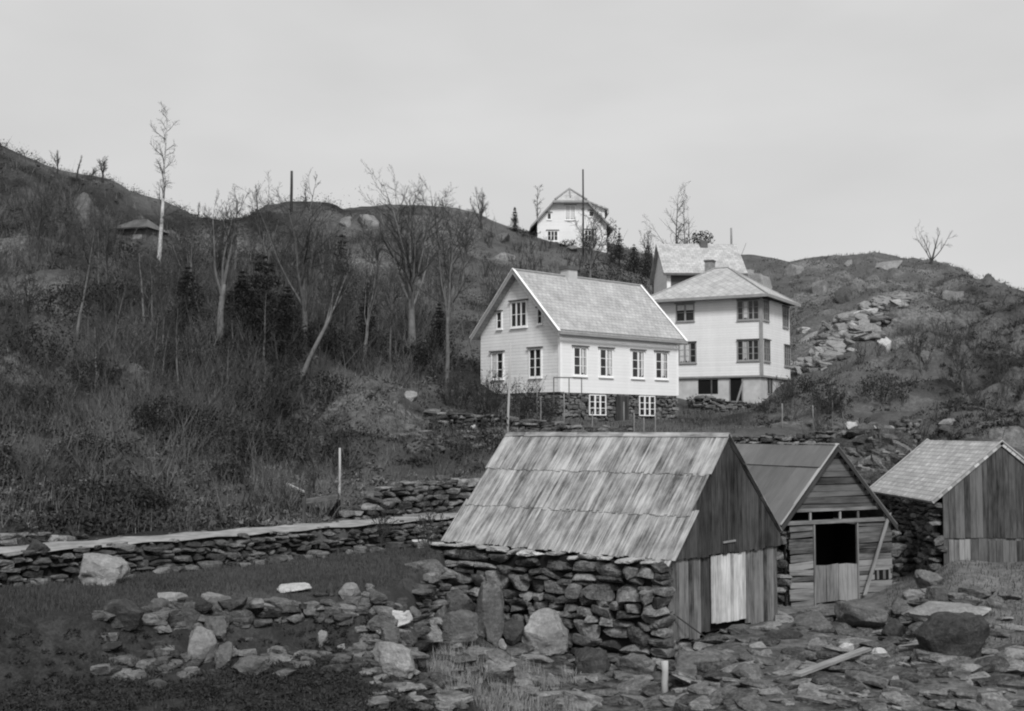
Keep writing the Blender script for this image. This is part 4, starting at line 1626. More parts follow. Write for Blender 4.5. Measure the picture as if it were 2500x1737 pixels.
poly_wall('dry_stone_wall', 'garden terrace wall of flat stones below the white gabled house',
          [(1040, 998, 1012, 55.5), (1140, 1010, 1045, 55), (1250, 1016, 1062, 54.8), (1400, 1036, 1078, 55), (1540, 1052, 1084, 55.5)], (.12, .26), (.3, .95), .25, 71, 'stone_mid')
poly_wall('dry_stone_wall', 'low stone wall with turf top behind the open hatch boathouse',
          [(1760, 1063, 1092, 49), (1900, 1060, 1092, 49), (2035, 1058, 1090, 49)], (.1, .2), (.2, .6), .22, 81, 'stone_dark')
poly_wall('dry_stone_wall', 'tumbled remains of a stone wall on the slope behind the right boathouse',
          [(2195, 1035, 1110, 52), (2240, 1020, 1080, 55)], (.14, .3), (.25, .6), .25, 86, 'stone_mid')
poly_wall('dry_stone_wall', 'collapsed row of stones along the lower edge of the grass field',
          [(330, 1488, 1530, 24.6), (560, 1462, 1500, 25.4), (680, 1462, 1500, 25.9), (780, 1452, 1490, 26.3), (940, 1450, 1480, 26.6)], (.14, .28), (.25, .7), .25, 88, 'stone_path')
poly_wall('dry_stone_wall', 'low stone footing below the square house door',
          [(1700, 960, 985, 75), (1760, 975, 995, 75), (1850, 985, 1000, 76)], (.12, .24), (.3, .7), .2, 92, 'stone_mid')

# ------------------------------------------------------------------ single boulders and outcrops
ROCKI = [0]


def boulder(px, py, wpx, hpx, mat, label, cat='boulder', name='boulder', group=None, slab=False, dpt=.8, y=None, tilt=0, sink=.25):
    ROCKI[0] += 1
    i = ROCKI[0]
    rr = random.Random(1000 + i)
    if y is None:
        b = hit(px, py + hpx * .42)
    else:
        b = at(px, py + hpx * .42, y)
    k = b.y / F
    if 1060 < px < 1600 and 1490 < py < 1600:
        k *= 1.28
    w_, h_ = wpx * k, hpx * k
    mb = MB()
    R = Matrix.Rotation(math.radians(tilt), 3, 'Y') @ Matrix.Rotation(rr.uniform(-.35, .35) + (math.pi if rr.random() < .5 else 0), 3, 'Z')
    hh = h_ * (.5 + sink)
    dep = max(w_ * .5 * dpt, hh * .6)
    put_rock(mb, (SLABROCK if slab else BIGROCK)[i % (14 if slab else 30)], (0, dep * .5, hh - 2 * hh * sink * .8), (w_ * .54, dep, hh), R)
    o = mb.build(name, M[mat], smooth=False)
    me = o.data
    me.polygons.foreach_set('use_smooth', [True] * len(me.polygons))
    try:
        me.set_sharp_from_angle(angle=math.radians(38))
    except Exception:
        pass
    o.location = b
    tag(o, label, cat, group)
    return o


BOULD = [
    (244, 1398, 113, 72, 'rock_light', 'large pale domed boulder standing alone on the left of the grass field'),
    (84, 1388, 55, 28, 'rock_dark', 'low dark boulder at the far left edge of the field under the path'),
    (293, 1512, 100, 56, 'rock_dark', 'dark mossy boulder leftmost in the row below the field'),
    (384, 1494, 53, 38, 'rock_mid', 'rounded grey boulder under the long pale slab at left of the row'),
    (459, 1512, 55, 53, 'rock_mid', 'upright egg shaped boulder left of the broad grey block'),
    (523, 1500, 75, 38, 'rock_mid', 'broad grey block beside the upright egg shaped boulder'),
    (486, 1588, 72, 80, 'rock_light', 'jagged pale pointed boulder in the dark ground at lower left'),
    (542, 1612, 45, 55, 'rock_mid', 'grey upright stone just right of the jagged pale boulder'),
    (517, 1544, 70, 45, 'rock_mid', 'grey boulder above the jagged pale pointed one'),
    (608, 1636, 88, 40, 'rock_mid', 'wide low grey boulder at the bottom left of the view'),
    (850, 1457, 51, 30, 'rock_light', 'pale lumpy boulder in the middle of the collapsed row'),
    (805, 1450, 24, 24, 'rock_dark', 'small dark stone left of the pale lumpy boulder'),
    (1011, 1501, 40, 22, 'rock_mid', 'grey stone behind the bright white notched rock'),
    (971, 1522, 66, 30, 'rock_white', 'bright white notched rock left of the boathouse wall'),
    (1114, 1497, 66, 50, 'rock_mid', 'pointed grey boulder at the left foot of the boathouse wall'),
    (1120, 1543, 72, 42, 'rock_mid', 'low grey boulder under the pointed one near the boathouse wall'),
    (1190, 1527, 62, 92, 'rock_mid', 'tall egg shaped boulder leaning at the foot of the boathouse wall'),
    (1076, 1532, 24, 50, 'rock_mid', 'narrow upright stone left of the pointed boulder'),
    (1245, 1516, 52, 40, 'rock_mid', 'grey block right of the tall egg shaped boulder'),
    (1250, 1562, 47, 43, 'rock_dark', 'dark grey block under another right of the egg shaped boulder'),
    (1340, 1571, 96, 70, 'rock_light', 'big pale six sided boulder with dark streaks below the boathouse wall'),
    (1221, 1578, 26, 15, 'rock_light', 'small pale stone by the foot of the egg shaped boulder'),
    (1536, 1548, 99, 40, 'rock_light', 'long pale streaked block at the right foot of the boathouse wall'),
    (1495, 1580, 87, 44, 'rock_mid', 'grey boulder below the long pale streaked block'),
    (1560, 1634, 105, 42, 'rock_mid', 'long low grey boulder left of the pale marker post'),
    (1447, 1630, 85, 60, 'rock_dark', 'dark boulder right of the big pale six sided one'),
    (963, 1622, 115, 62, 'rock_light', 'large pale weathered boulder beside the dry grass at the bottom'),
    (1037, 1579, 35, 16, 'rock_white', 'small white stone on top of the pale boulder at the bottom'),
    (950, 1567, 55, 40, 'rock_mid', 'sloping grey boulder below the bright white notched rock'),
    (786, 1570, 28, 32, 'rock_light', 'small pale pointed stone in the dark hollow left of centre'),
    (832, 1588, 20, 14, 'rock_light', 'tiny pale stone right of the small pointed one in the hollow'),
    (881, 1585, 15, 24, 'rock_light', 'narrow pale stone standing in the hollow left of the sloping boulder'),
    (744, 1617, 36, 14, 'rock_mid', 'low grey stone lying in the dark grass at the bottom'),
    (2252, 1538, 60, 32, 'rock_mid', 'rounded grey boulder under the long pale slab at right'),
    (2330, 1575, 170, 88, 'rock_dark', 'huge dark rounded boulder in the lower right corner'),
    (2238, 1463, 60, 28, 'rock_light', 'pale topped boulder on the bank right of the open boathouse'),
    (2201, 1486, 45, 34, 'rock_mid', 'grey boulder beside the right foot of the open boathouse'),
    (2276, 1428, 70, 42, 'rock_mid', 'broad grey boulder on the bank below the right boathouse'),
    (2296, 1462, 65, 36, 'rock_mid', 'tilted grey boulder between the bank and the long pale slab'),
    (2068, 1586, 34, 18, 'rock_white', 'small white stone in the middle of the rubble landing'),
    (2151, 1605, 40, 24, 'rock_white', 'pale white stone near the end of the driftwood plank'),
    (1825, 1647, 82, 28, 'rock_mid', 'low grey stone at the bottom right of the long tapered block'),
    (2180, 1545, 60, 40, 'rock_dark', 'dark boulder at the edge of the rubble landing'),
    (2080, 1047, 32, 15, 'rock_white', 'white stone on top of the slab heap behind the boathouses'),
    (2115, 1056, 38, 28, 'rock_mid', 'grey round boulder at the top right of the slab heap'),
]
for q in BOULD:
    boulder(*q)
SLABS = [
    (414, 1472, 70, 24, 'rock_light', 'long pale slab on top at the left end of the row below the field'),
    (527, 1471, 67, 20, 'rock_light', 'pale flat slab above the broad grey block'),
    (590, 1482, 47, 24, 'rock_mid', 'grey flat stone right of the broad grey block'),
    (713, 1443, 78, 15, 'rock_white', 'bright white flat slab on the field edge'),
    (905, 1455, 34, 15, 'rock_mid', 'grey flat stone right of the pale lumpy boulder'),
    (902, 1435, 22, 10, 'rock_light', 'little pale flat stone on top of the collapsed row'),
    (2329, 1508, 200, 30, 'rock_light', 'long pale flat slab lying among the boulders at right'),
    (1717, 1628, 140, 32, 'rock_mid', 'long tapered grey block in front of the plank roofed boathouse'),
    (1990, 1528, 84, 36, 'rock_mid', 'grey slab in front of the open boathouse door'),
    (2107, 1516, 124, 48, 'rock_mid', 'large tilted slab right of the open boathouse door'),
    (1810, 1543, 54, 18, 'rock_mid', 'grey flat stone below the pale plank door'),
    (1886, 1530, 50, 11, 'rock_light', 'thin pale slab at the corner of the plank roofed boathouse'),
    (2104, 1099, 46, 30, 'rock_mid', 'grey slab in the middle of the heap behind the boathouses'),
    (2142, 1100, 50, 44, 'rock_mid', 'large leaning slab on the right of the heap'),
    (2117, 1137, 42, 22, 'rock_light', 'pale slab low in the heap beside the tarred roof edge'),
    (2167, 1136, 50, 24, 'rock_mid', 'flat grey slab low on the right of the heap'),
    (2128, 1162, 52, 28, 'rock_light', 'pale slab at the bottom of the heap above the stone wall'),
    (2094, 1064, 22, 12, 'rock_white', 'small white slab just under the top of the heap'),
    (2318, 1036, 44, 14, 'rock_light', 'pale flat slab on the slope above the right boathouse'),
    (2312, 1052, 50, 14, 'rock_mid', 'grey flat slab just behind the ridge of the right boathouse'),
]
for q in SLABS:
    boulder(*q, cat='stone slab', name='stone_slab', slab=True, tilt=random.Random(q[0]).uniform(-9, 9))
OUT = [
    (2090, 790, 44, 18, 'rock_white', 'rounded pale outcrop at the top of the right hillside scree'),
    (2137, 807, 46, 33, 'rock_light', 'broad pale outcrop in the middle of the right hillside scree'),
    (2160, 838, 48, 36, 'rock_white', 'bright white outcrop at the lower right of the scree'),
    (2112, 769, 50, 18, 'rock_white', 'bright white flat outcrop above the scree on the right hill'),
    (2119, 749, 38, 24, 'rock_light', 'pale rock face just above the bright white flat outcrop'),
    (2054, 799, 36, 16, 'rock_light', 'pale outcrop at the upper left of the scree'),
    (2046, 826, 36, 16, 'rock_light', 'pale slanting outcrop at the left of the scree'),
    (2080, 826, 34, 22, 'rock_light', 'grey pale outcrop in the heart of the scree'),
    (2056, 858, 46, 12, 'rock_light', 'long thin pale ledge below the scree'),
    (2065, 722, 42, 34, 'rock_mid', 'steep grey rock face on the right hill above the scree'),
    (2006, 703, 42, 26, 'rock_light', 'pale outcrop high on the hill right of the square house roof'),
    (2187, 741, 30, 15, 'rock_white', 'small white outcrop right of the bright flat one'),
    (2223, 728, 22, 16, 'rock_light', 'small pale outcrop near the middle of the right hilltop'),
    (2322, 724, 50, 20, 'rock_light', 'pale outcrop at the right shoulder of the hill'),
    (2164, 648, 80, 16, 'rock_light', 'pale ledge just under the crest of the right hill'),
    (2073, 642, 22, 10, 'rock_light', 'tiny pale outcrop left of the crest ledge'),
    (2010, 877, 42, 12, 'rock_light', 'pale flat ledge low on the slope beside the square house'),
    (1985, 894, 66, 12, 'rock_light', 'lowest pale ledge on the slope beside the square house'),
    (1968, 806, 34, 8, 'rock_white', 'thin white ledge beside the upper floor of the square house'),
    (1942, 660, 44, 24, 'rock_light', 'pale rock face in the notch of the skyline at right'),
    (1850, 690, 66, 38, 'rock_light', 'big pale outcrop rising behind the square house roof'),
    (1830, 667, 26, 14, 'rock_light', 'small pale rock beside the long slate roof'),
    (2260, 870, 40, 22, 'rock_mid', 'grey outcrop low on the right hillside'),
    (2340, 905, 34, 14, 'rock_mid', 'grey ledge at the lower right of the hillside'),
    (2250, 800, 26, 14, 'rock_mid', 'grey outcrop right of the scree'),
    (844, 540, 30, 25, 'rock_light', 'pale rock face at the notch beside the round knoll'),
    (898, 542, 66, 27, 'rock_light', 'pale bare rock face under the middle skyline'),
    (1070, 613, 44, 12, 'rock_mid', 'grey ledge on the slope behind the big bare tree'),
    (1220, 580, 52, 16, 'rock_mid', 'grey outcrop left of the hilltop house'),
    (1225, 627, 54, 14, 'rock_light', 'pale ledge on the slope above the gabled house chimney'),
    (982, 656, 34, 12, 'rock_light', 'small pale ledge behind the fork of the big bare tree'),
    (1392, 608, 34, 9, 'rock_light', 'small pale rock in the grass under the hilltop house'),
    (200, 515, 52, 70, 'rock_mid', 'tall grey rock face on the slope at upper left'),
    (260, 890, 110, 40, 'rock_dark', 'broad overgrown rock on the lower left slope'),
    (330, 1000, 40, 20, 'rock_mid', 'small grey rock on the left slope above the path'),
    (960, 975, 30, 26, 'rock_mid', 'upright grey rock beside the garden terrace'),
    (1000, 968, 34, 20, 'rock_light', 'pale rock at the left end of the garden terrace'),
    (1020, 1095, 46, 22, 'rock_mid', 'grey rock in the pasture left of the plank roof'),
    (1155, 1045, 16, 10, 'rock_white', 'small white rock in front of the garden terrace wall'),
]
for q in OUT:
    boulder(*q, cat='rock outcrop', name='rock_outcrop', sink=.6, dpt=1.5, slab=q[2] > 1.6 * q[3], tilt=random.Random(q[0]).uniform(-14, 14))

# rubble landing in front of the boathouses and loose stones: nobody could count them
mb = MB()
rr = random.Random(77)
for i in range(950):
    px = rr.uniform(1635, 2480)
    py = rr.uniform(1490 if px < 2200 else 1440, 1735)
    if i % 3 == 0:
        px, py = rr.uniform(880, 1640), rr.uniform(1530, 1735)
    if i % 9 == 1:
        px, py = rr.uniform(1010, 1115), rr.uniform(1385, 1560)
    p = hit(px, py)
    q = frame_of(b1).inverted() @ p
    if -.2 < q.x < 5.5 and q.y > -.1:
        continue
    s_ = rr.uniform(.14, .55) * (1 if rr.random() < .6 else .45)
    R = Matrix.Rotation(rr.uniform(0, 6.3), 3, 'Z') @ Matrix.Rotation(rr.gauss(0, .16), 3, 'X') @ Matrix.Rotation(rr.gauss(0, .16), 3, 'Y')
    put_rock(mb, rr.choice(WALLROCK), (p.x, p.y, p.z + s_ * .05), (s_, s_ * rr.uniform(.5, .9), s_ * rr.uniform(.14, .34)), R)
tag(mb.build('rubble', M['stone_mid']), kind='stuff')
mb = MB()
for i in range(640):
    if i % 7 in (0, 5):
        px = rr.uniform(240, 1000)
        py = min(1478 + (30 if px < 400 else 0) + abs(rr.gauss(0, 22)), 1700) if i % 2 else 1600 + (960 - px) * .05 + rr.gauss(0, 18)
    elif i % 7 == 3:
        px = rr.uniform(2075, 2200)
        py = rr.uniform(1045 + (px - 2075) * .35, 1185)
    elif i % 3 == 1:
        q_ = rr.random() ** .7
        px, py = 1965 + 190 * q_ + rr.gauss(0, 16), 905 - 140 * q_ + rr.gauss(0, 12)
    else:
        px, py = rr.uniform(1000, 1540), rr.uniform(1045, 1100)
    p = hit(px, py)
    s_ = rr.uniform(.05, .16) * (1 + p.y / 60) * (2.4 if i % 7 == 3 else 1)
    put_rock(mb, rr.choice(WALLROCK), (p.x, p.y, p.z + s_ * .1), (s_ * 1.3, s_, s_ * .55), Matrix.Rotation(rr.uniform(0, 6.3), 3, 'Z'))
tag(mb.build('loose_stones', M['stone_path']), kind='stuff')
mb = MB()
for i in range(75):
    px = rr.uniform(2070, 2200)
    p = hit(px, rr.uniform(1040 + (px - 2075) * .4, 1185))
    s_ = rr.uniform(.25, .62)
    R = Matrix.Rotation(rr.uniform(0, 6.3), 3, 'Z') @ Matrix.Rotation(rr.gauss(0, .5), 3, 'X') @ Matrix.Rotation(rr.gauss(0, .4), 3, 'Y')
    put_rock(mb, rr.choice(WALLROCK), (p.x, p.y, p.z + s_ * .2), (s_ * 1.3, s_ * .8, s_ * rr.uniform(.25, .6)), R)
tag(mb.build('rubble_heap', M['stone_mid']), kind='stuff')
mb = MB()
for i in range(90):   # pebbles along the path edges
    pp = path_pt(rr.uniform(-15, 15), rr.choice([.15, 1.85]) + rr.gauss(0, .12))
    s_ = rr.uniform(.03, .09)
    put_rock(mb, rr.choice(WALLROCK), (pp.x, pp.y, ZPATH + .05), (s_ * 1.3, s_, s_ * .6), Matrix.Rotation(rr.uniform(0, 6.3), 3, 'Z'))
tag(mb.build('pebbles', M['stone_mid']), kind='stuff')
mb = MB()
CUR = [(1950, 900), (2000, 884), (2050, 855), (2080, 815), (2112, 772), (2150, 752), (2200, 732)]
for i in range(230):
    q_ = rr.random() * 5.99
    a_, b_ = CUR[int(q_)], CUR[int(q_) + 1]
    f_ = q_ - int(q_)
    wd_ = 20 if 2 < q_ < 4.2 else 9
    p = hit(a_[0] + (b_[0] - a_[0]) * f_ + rr.gauss(0, wd_ * 1.3), a_[1] + (b_[1] - a_[1]) * f_ + rr.gauss(0, wd_ * .6))
    s_ = rr.uniform(.2, .75)
    R = Matrix.Rotation(rr.uniform(-.5, .5), 3, 'Z') @ Matrix.Rotation(rr.gauss(.35, .15), 3, 'X') @ Matrix.Rotation(rr.gauss(0, .2), 3, 'Y')
    put_rock(mb, rr.choice(WALLROCK), (p.x, p.y, p.z + s_ * .05), (s_ * rr.uniform(1, 2), s_, s_ * rr.uniform(.25, .5)), R)
tag(mb.build('scree', M['rock_light']), kind='stuff')


# ------------------------------------------------------------------ trees
def perp(d, rr):
    a = Vector((rr.gauss(0, 1), rr.gauss(0, 1), rr.gauss(0, 1)))
    a -= d * a.dot(d)
    return a.normalized() if a.length > 1e-5 else Vector((1, 0, 0))


def branch(mb, p, d, L, r, n, rr, wob=.10, up=.05, rend=.25):
    pts, rad = [p.copy()], [r]
    d = d.copy()
    for i in range(n):
        d = (d + perp(d, rr) * rr.gauss(0, wob) + Vector((0, 0, up))).normalized()
        p = p + d * (L / n)
        pts.append(p.copy())
        rad.append(max(.006, r * (1 - (1 - rend) * (i + 1) / n)))
    return pts, rad, d


def sub(mb, pts, rad, L, rr, lvl, mx, cnt, ang, ratio, up, start=.3, thin=1.0):
    if lvl > mx:
        return
    n = len(pts) - 1
    c = max(1, int(cnt[lvl - 1] * rr.uniform(.75, 1.25)))
    for k in range(c):
        f = start + (1 - start) * (k + rr.random()) / c
        i = min(int(f * n), n - 1)
        t = f * n - i
        p = pts[i].lerp(pts[i + 1], t)
        r0 = (rad[i] * (1 - t) + rad[i + 1] * t)
        ax = (pts[i + 1] - pts[i]).normalized()
        a = math.radians(rr.uniform(*ang[min(lvl - 1, len(ang) - 1)]))
        d = (ax * math.cos(a) + perp(ax, rr) * math.sin(a)).normalized()
        ll = L * ratio[min(lvl - 1, len(ratio) - 1)] * rr.uniform(.55, 1.15) * (1.15 - .55 * f)
        r1 = max(.007 * thin, min(r0 * .72, ll * .018 * thin + .004))
        q, rd, _ = branch(mb, p, d, ll, r1, 4 if lvl < 3 else 3, rr, .14, up, .3)
        mb.tube(q, rd, 5 if lvl == 1 else 3, cap=False)
        sub(mb, q, rd, ll, rr, lvl + 1, mx, cnt, ang, ratio, up, .15, thin)


def bare_tree(px, pyb, pyt, label, style='fork', seed=1, r=.12, lean=(0, 0), bark='bark', twig='twig', mx=3, dens=1.0, fork=.4,
              name='bare_tree', cat='bare tree', group='bare trees on the slopes', y=None, spread=1.0, limbs=5):
    rr = random.Random(seed * 13 + 5)
    b = hit(px, pyb) if y is None else at(px, pyb, y)
    if y is not None:
        b.z = gz(b.x, b.y)
    H = at(px, pyt, b.y).z - b.z
    root = empty(name, b - Vector((0, 0, .1)))
    tag(root, label, cat, group)
    T, Cn = MB(), MB()
    d0 = Vector((lean[0], lean[1], 1)).normalized()
    th = 1.0 if b.y < 90 else 1.6
    if style == 'birch':
        pts, rad, _ = branch(T, Vector((0, 0, 0)), d0, H * 1.02, r, 14, rr, .035, .0, .08)
        T.tube(pts, rad, 7)
        sub(Cn, pts, rad, H, rr, 1, mx, [int(26 * dens), 7, 4], [(28, 60), (25, 60), (25, 60)], [.17 * spread, .5, .5], .03, .32, th)
    else:
        hf = H * fork
        pts, rad, dd = branch(T, Vector((0, 0, 0)), d0, hf, r, 6, rr, .05, 0, .6)
        T.tube(pts, rad, 8)
        Lm = T
        for k in range(limbs):
            a = math.radians(rr.uniform(5, 30) * spread) if k else .06
            az = 2 * math.pi * (k + rr.random() * .6) / limbs
            sd = Vector((math.cos(az), math.sin(az), 0))
            d = (dd * math.cos(a) + sd * math.sin(a)).normalized()
            p = pts[-1].lerp(pts[-3], rr.random() * .9) if k else pts[-1]
            q, rd, _ = branch(Cn, p, d, (H - hf) * rr.uniform(.8, 1.08) / max(.6, math.cos(a)), r * (rr.uniform(.3, .46) if k else .6), 8, rr, .10, .05, .10)
            T.tube(q, rd, 5, cap=False)
            sub(Cn, q, rd, (H - hf), rr, 1, mx, [int(9 * dens), 6, 4], [(22, 50), (22, 55), (25, 60)], [.42, .5, .5], .05, .2, th)
    T.build('trunk', M[bark], root, smooth=True)
    Cn.build('crown', M[twig], root)
    return root


TREES = [
    # px base, py base, py top, label, kwargs
    (386, 668, 284, 'tallest birch with a white trunk rising above the left skyline', dict(style='birch', r=.17, bark='birch', seed=3, lean=(.035, 0), dens=1.3, name='birch_tree', cat='birch')),
    (536, 838, 486, 'bare tree with a pale straight lower trunk on the left slope', dict(r=.2, bark='bark_pale', seed=5, lean=(.06, 0), fork=.42, spread=.8)),
    (742, 860, 468, 'dark forked bare tree right of the telegraph pole', dict(r=.2, bark='bark', seed=8, fork=.33, spread=.9, limbs=6)),
    (1005, 858, 462, 'biggest bare tree with a thick pale trunk and fan of limbs', dict(r=.26, bark='bark_pale', seed=21, fork=.33, spread=.95, limbs=9, dens=1.3)),
    (1093, 990, 466, 'slender bare tree with several stems just left of the gabled house', dict(r=.13, bark='bark', seed=12, lean=(.06, 0), fork=.45, spread=.75, limbs=5)),
    (733, 938, 610, 'leaning bare tree with a pale slanting trunk', dict(r=.13, bark='bark_pale', seed=14, lean=(.30, 0), fork=.55, spread=.9, limbs=4)),
    (186, 830, 560, 'thin curved bare tree at the left on the slope', dict(style='birch', r=.10, bark='bark_pale', seed=15, lean=(.13, 0), spread=1.6)),
    (352, 800, 600, 'thin bare tree below the tall birch', dict(style='birch', r=.08, bark='bark_pale', seed=16, lean=(-.05, 0), spread=1.5)),
    (370, 800, 640, 'slim pale sapling right below the tall birch', dict(style='birch', r=.05, bark='bark_pale', seed=17, spread=1.5)),
    (455, 745, 560, 'small bare tree between the tall birch and the pale trunked tree', dict(r=.09, bark='bark_pale', seed=18, lean=(.08, 0))),
    (886, 905, 640, 'bare tree with a short leaning pale trunk left of the big tree', dict(r=.11, bark='bark_pale', seed=19, lean=(.10, 0), fork=.5, limbs=4)),
    (952, 890, 660, 'thin dark bare tree close to the left of the big tree', dict(style='birch', r=.07, bark='bark', seed=20, spread=1.4)),
    (650, 700, 470, 'bare tree in front of the round knoll', dict(r=.12, bark='bark', seed=22, fork=.3, limbs=5)),
    (575, 690, 485, 'bare tree left of the round knoll in the skyline dip', dict(r=.11, bark='bark', seed=23, fork=.4, limbs=4, spread=.8)),
    (790, 720, 520, 'bare tree below the right end of the round knoll', dict(r=.10, bark='bark', seed=24, fork=.35, limbs=4)),
    (920, 720, 540, 'bare tree on the middle slope under the pale rock face', dict(r=.10, bark='bark', seed=25, fork=.3, limbs=5)),
    (1125, 720, 500, 'twisted bare tree at the right end of the middle skyline', dict(r=.13, bark='bark', seed=26, lean=(.12, 0), fork=.35, limbs=6, spread=1.1)),
    (1175, 560, 470, 'stubby bare tree on the skyline left of the small spruce', dict(r=.16, bark='bark_dark', seed=27, lean=(.1, 0), fork=.25, limbs=6, spread=1.2)),
    (1313, 570, 452, 'thin bare tree at the left corner of the hilltop house', dict(style='birch', r=.12, bark='bark', seed=28, spread=1.2, dens=.8)),
    (1440, 690, 520, 'bushy bare tree in front of the hilltop house', dict(r=.14, bark='bark_pale', seed=29, fork=.25, limbs=7, spread=1.3, dens=1.2)),
    (1598, 720, 560, 'dark bare tree at the left end of the long slate roof', dict(r=.18, bark='bark_dark', seed=30, fork=.5, limbs=4, spread=1.0, dens=.8)),
    (1655, 632, 468, 'tall bare tree sticking up behind the long slate roof', dict(style='birch', r=.16, bark='bark', seed=31, y=122, spread=1.3, dens=.5, mx=3)),
    (1690, 632, 486, 'crooked bare tree with an open round crown behind the long slate roof', dict(r=.14, bark='bark', seed=32, y=122, fork=.4, limbs=3, spread=1.1, mx=3, dens=.7)),
    (2272, 646, 556, 'lone forked bare tree leaning right on the crest of the right hill', dict(r=.24, bark='bark_dark', seed=38, lean=(.25, 0), fork=.12, limbs=4, spread=2.0, mx=3, dens=.6)),
    (188, 436, 380, 'small bare tree on the upper left skyline, thinnest of its row', dict(style='birch', r=.10, bark='bark_dark', seed=34, mx=2)),
    (140, 424, 372, 'small spreading bare tree farthest left on the skyline', dict(r=.09, bark='bark_dark', seed=35, mx=2, spread=1.2)),
    (250, 446, 384, 'small bare tree with a dense dark top on the upper left skyline', dict(r=.12, bark='bark_dark', seed=36, dens=1.4, fork=.45)),
    (215, 440, 398, 'low leaning bare tree between two others on the upper left skyline', dict(r=.08, bark='bark_dark', seed=37, lean=(.5, 0), mx=2)),
    (482, 542, 496, 'tiny bare tree in the skyline dip left of the round knoll', dict(style='birch', r=.07, bark='bark_dark', seed=39, mx=2)),
    (628, 520, 455, 'thin twiggy tree on the left shoulder of the round knoll', dict(style='birch', r=.07, bark='bark_dark', seed=40, mx=2)),
    (745, 510, 450, 'thin straight tree on top of the round knoll', dict(style='birch', r=.07, bark='bark_dark', seed=42, mx=2)),
    (2032, 1044, 938, 'thin bare sapling on the bank behind the open boathouse', dict(style='birch', r=.05, bark='bark_pale', seed=43, spread=1.6)),
    (2064, 1048, 960, 'thin leaning sapling right of another behind the open boathouse', dict(style='birch', r=.05, bark='bark_pale', seed=44, spread=1.6, lean=(-.12, 0))),
    (1930, 1010, 925, 'small bare bushy tree beside the corner of the square house', dict(r=.05, bark='bark', seed=45, fork=.2, limbs=6, spread=1.3)),
    (930, 1345, 1225, 'bare shrub growing out of the wall under the path', dict(r=.03, bark='bark_dark', seed=46, fork=.2, limbs=5, spread=1.2, mx=2, group=None)),
    (1045, 1370, 1245, 'dark bare shrub at the end of the path by the boathouse', dict(r=.035, bark='bark_dark', seed=47, fork=.25, limbs=5, spread=1.0, mx=2, group=None)),
    (2350, 960, 830, 'bare tree low on the right hillside', dict(r=.08, bark='bark', seed=48, fork=.3, limbs=5)),
    (2250, 920, 800, 'small bare tree in the middle of the right hillside', dict(r=.07, bark='bark', seed=49, fork=.3, limbs=5)),
    (90, 640, 470, 'bare tree at the far left edge below the skyline', dict(r=.12, bark='bark_dark', seed=50, fork=.35, limbs=5)),
    (260, 700, 520, 'bare tree in front of the dark hut', dict(r=.10, bark='bark', seed=51, fork=.3, limbs=5)),
    (60, 860, 660, 'bare tree at the left edge halfway up the slope', dict(r=.11, bark='bark_dark', seed=52, fork=.35, limbs=5)),
    (-20, 560, 330, 'bare tree outside the old left edge near the skyline', dict(r=.13, bark='bark_dark', seed=53, fork=.35, limbs=5)),
]
for px, pb, pt, lb, kw in TREES:
    if px < 0:
        continue
    bare_tree(px, pb, pt, lb, **kw)

# young saplings nobody could tell apart
rr = random.Random(5)
for i in range(52):
    px = rr.uniform(120, 960)
    py = rr.uniform(700, 960)
    hgt = rr.uniform(70, 210)
    bare_tree(px, py, py - hgt, 'thin bare sapling among the scrub of the left slope', style='birch', seed=100 + i, r=rr.uniform(.03, .08),
              lean=(rr.gauss(0, .12), 0), bark=rr.choice(['bark', 'bark_pale', 'bark_dark']), dens=.8, spread=1.7, mx=2,
              name='sapling', cat='sapling', group='saplings on the left slope')


def leaf_tris(C, n, size, seed, flat=.0):
    """n small pointed leaves round each centre C (m,3)"""
    g = np.random.default_rng(seed)
    m = len(C) * n
    c = np.repeat(C, n, 0)
    a = g.normal(size=(m, 3)); a /= np.linalg.norm(a, axis=1)[:, None]
    b = g.normal(size=(m, 3)); b -= a * (a * b).sum(1)[:, None]; b /= np.linalg.norm(b, axis=1)[:, None]
    s = (size * g.uniform(.5, 1.3, m))[:, None]
    return np.stack([c - a * s, c + b * s * .38, c + a * s, c - b * s * .38], 1)


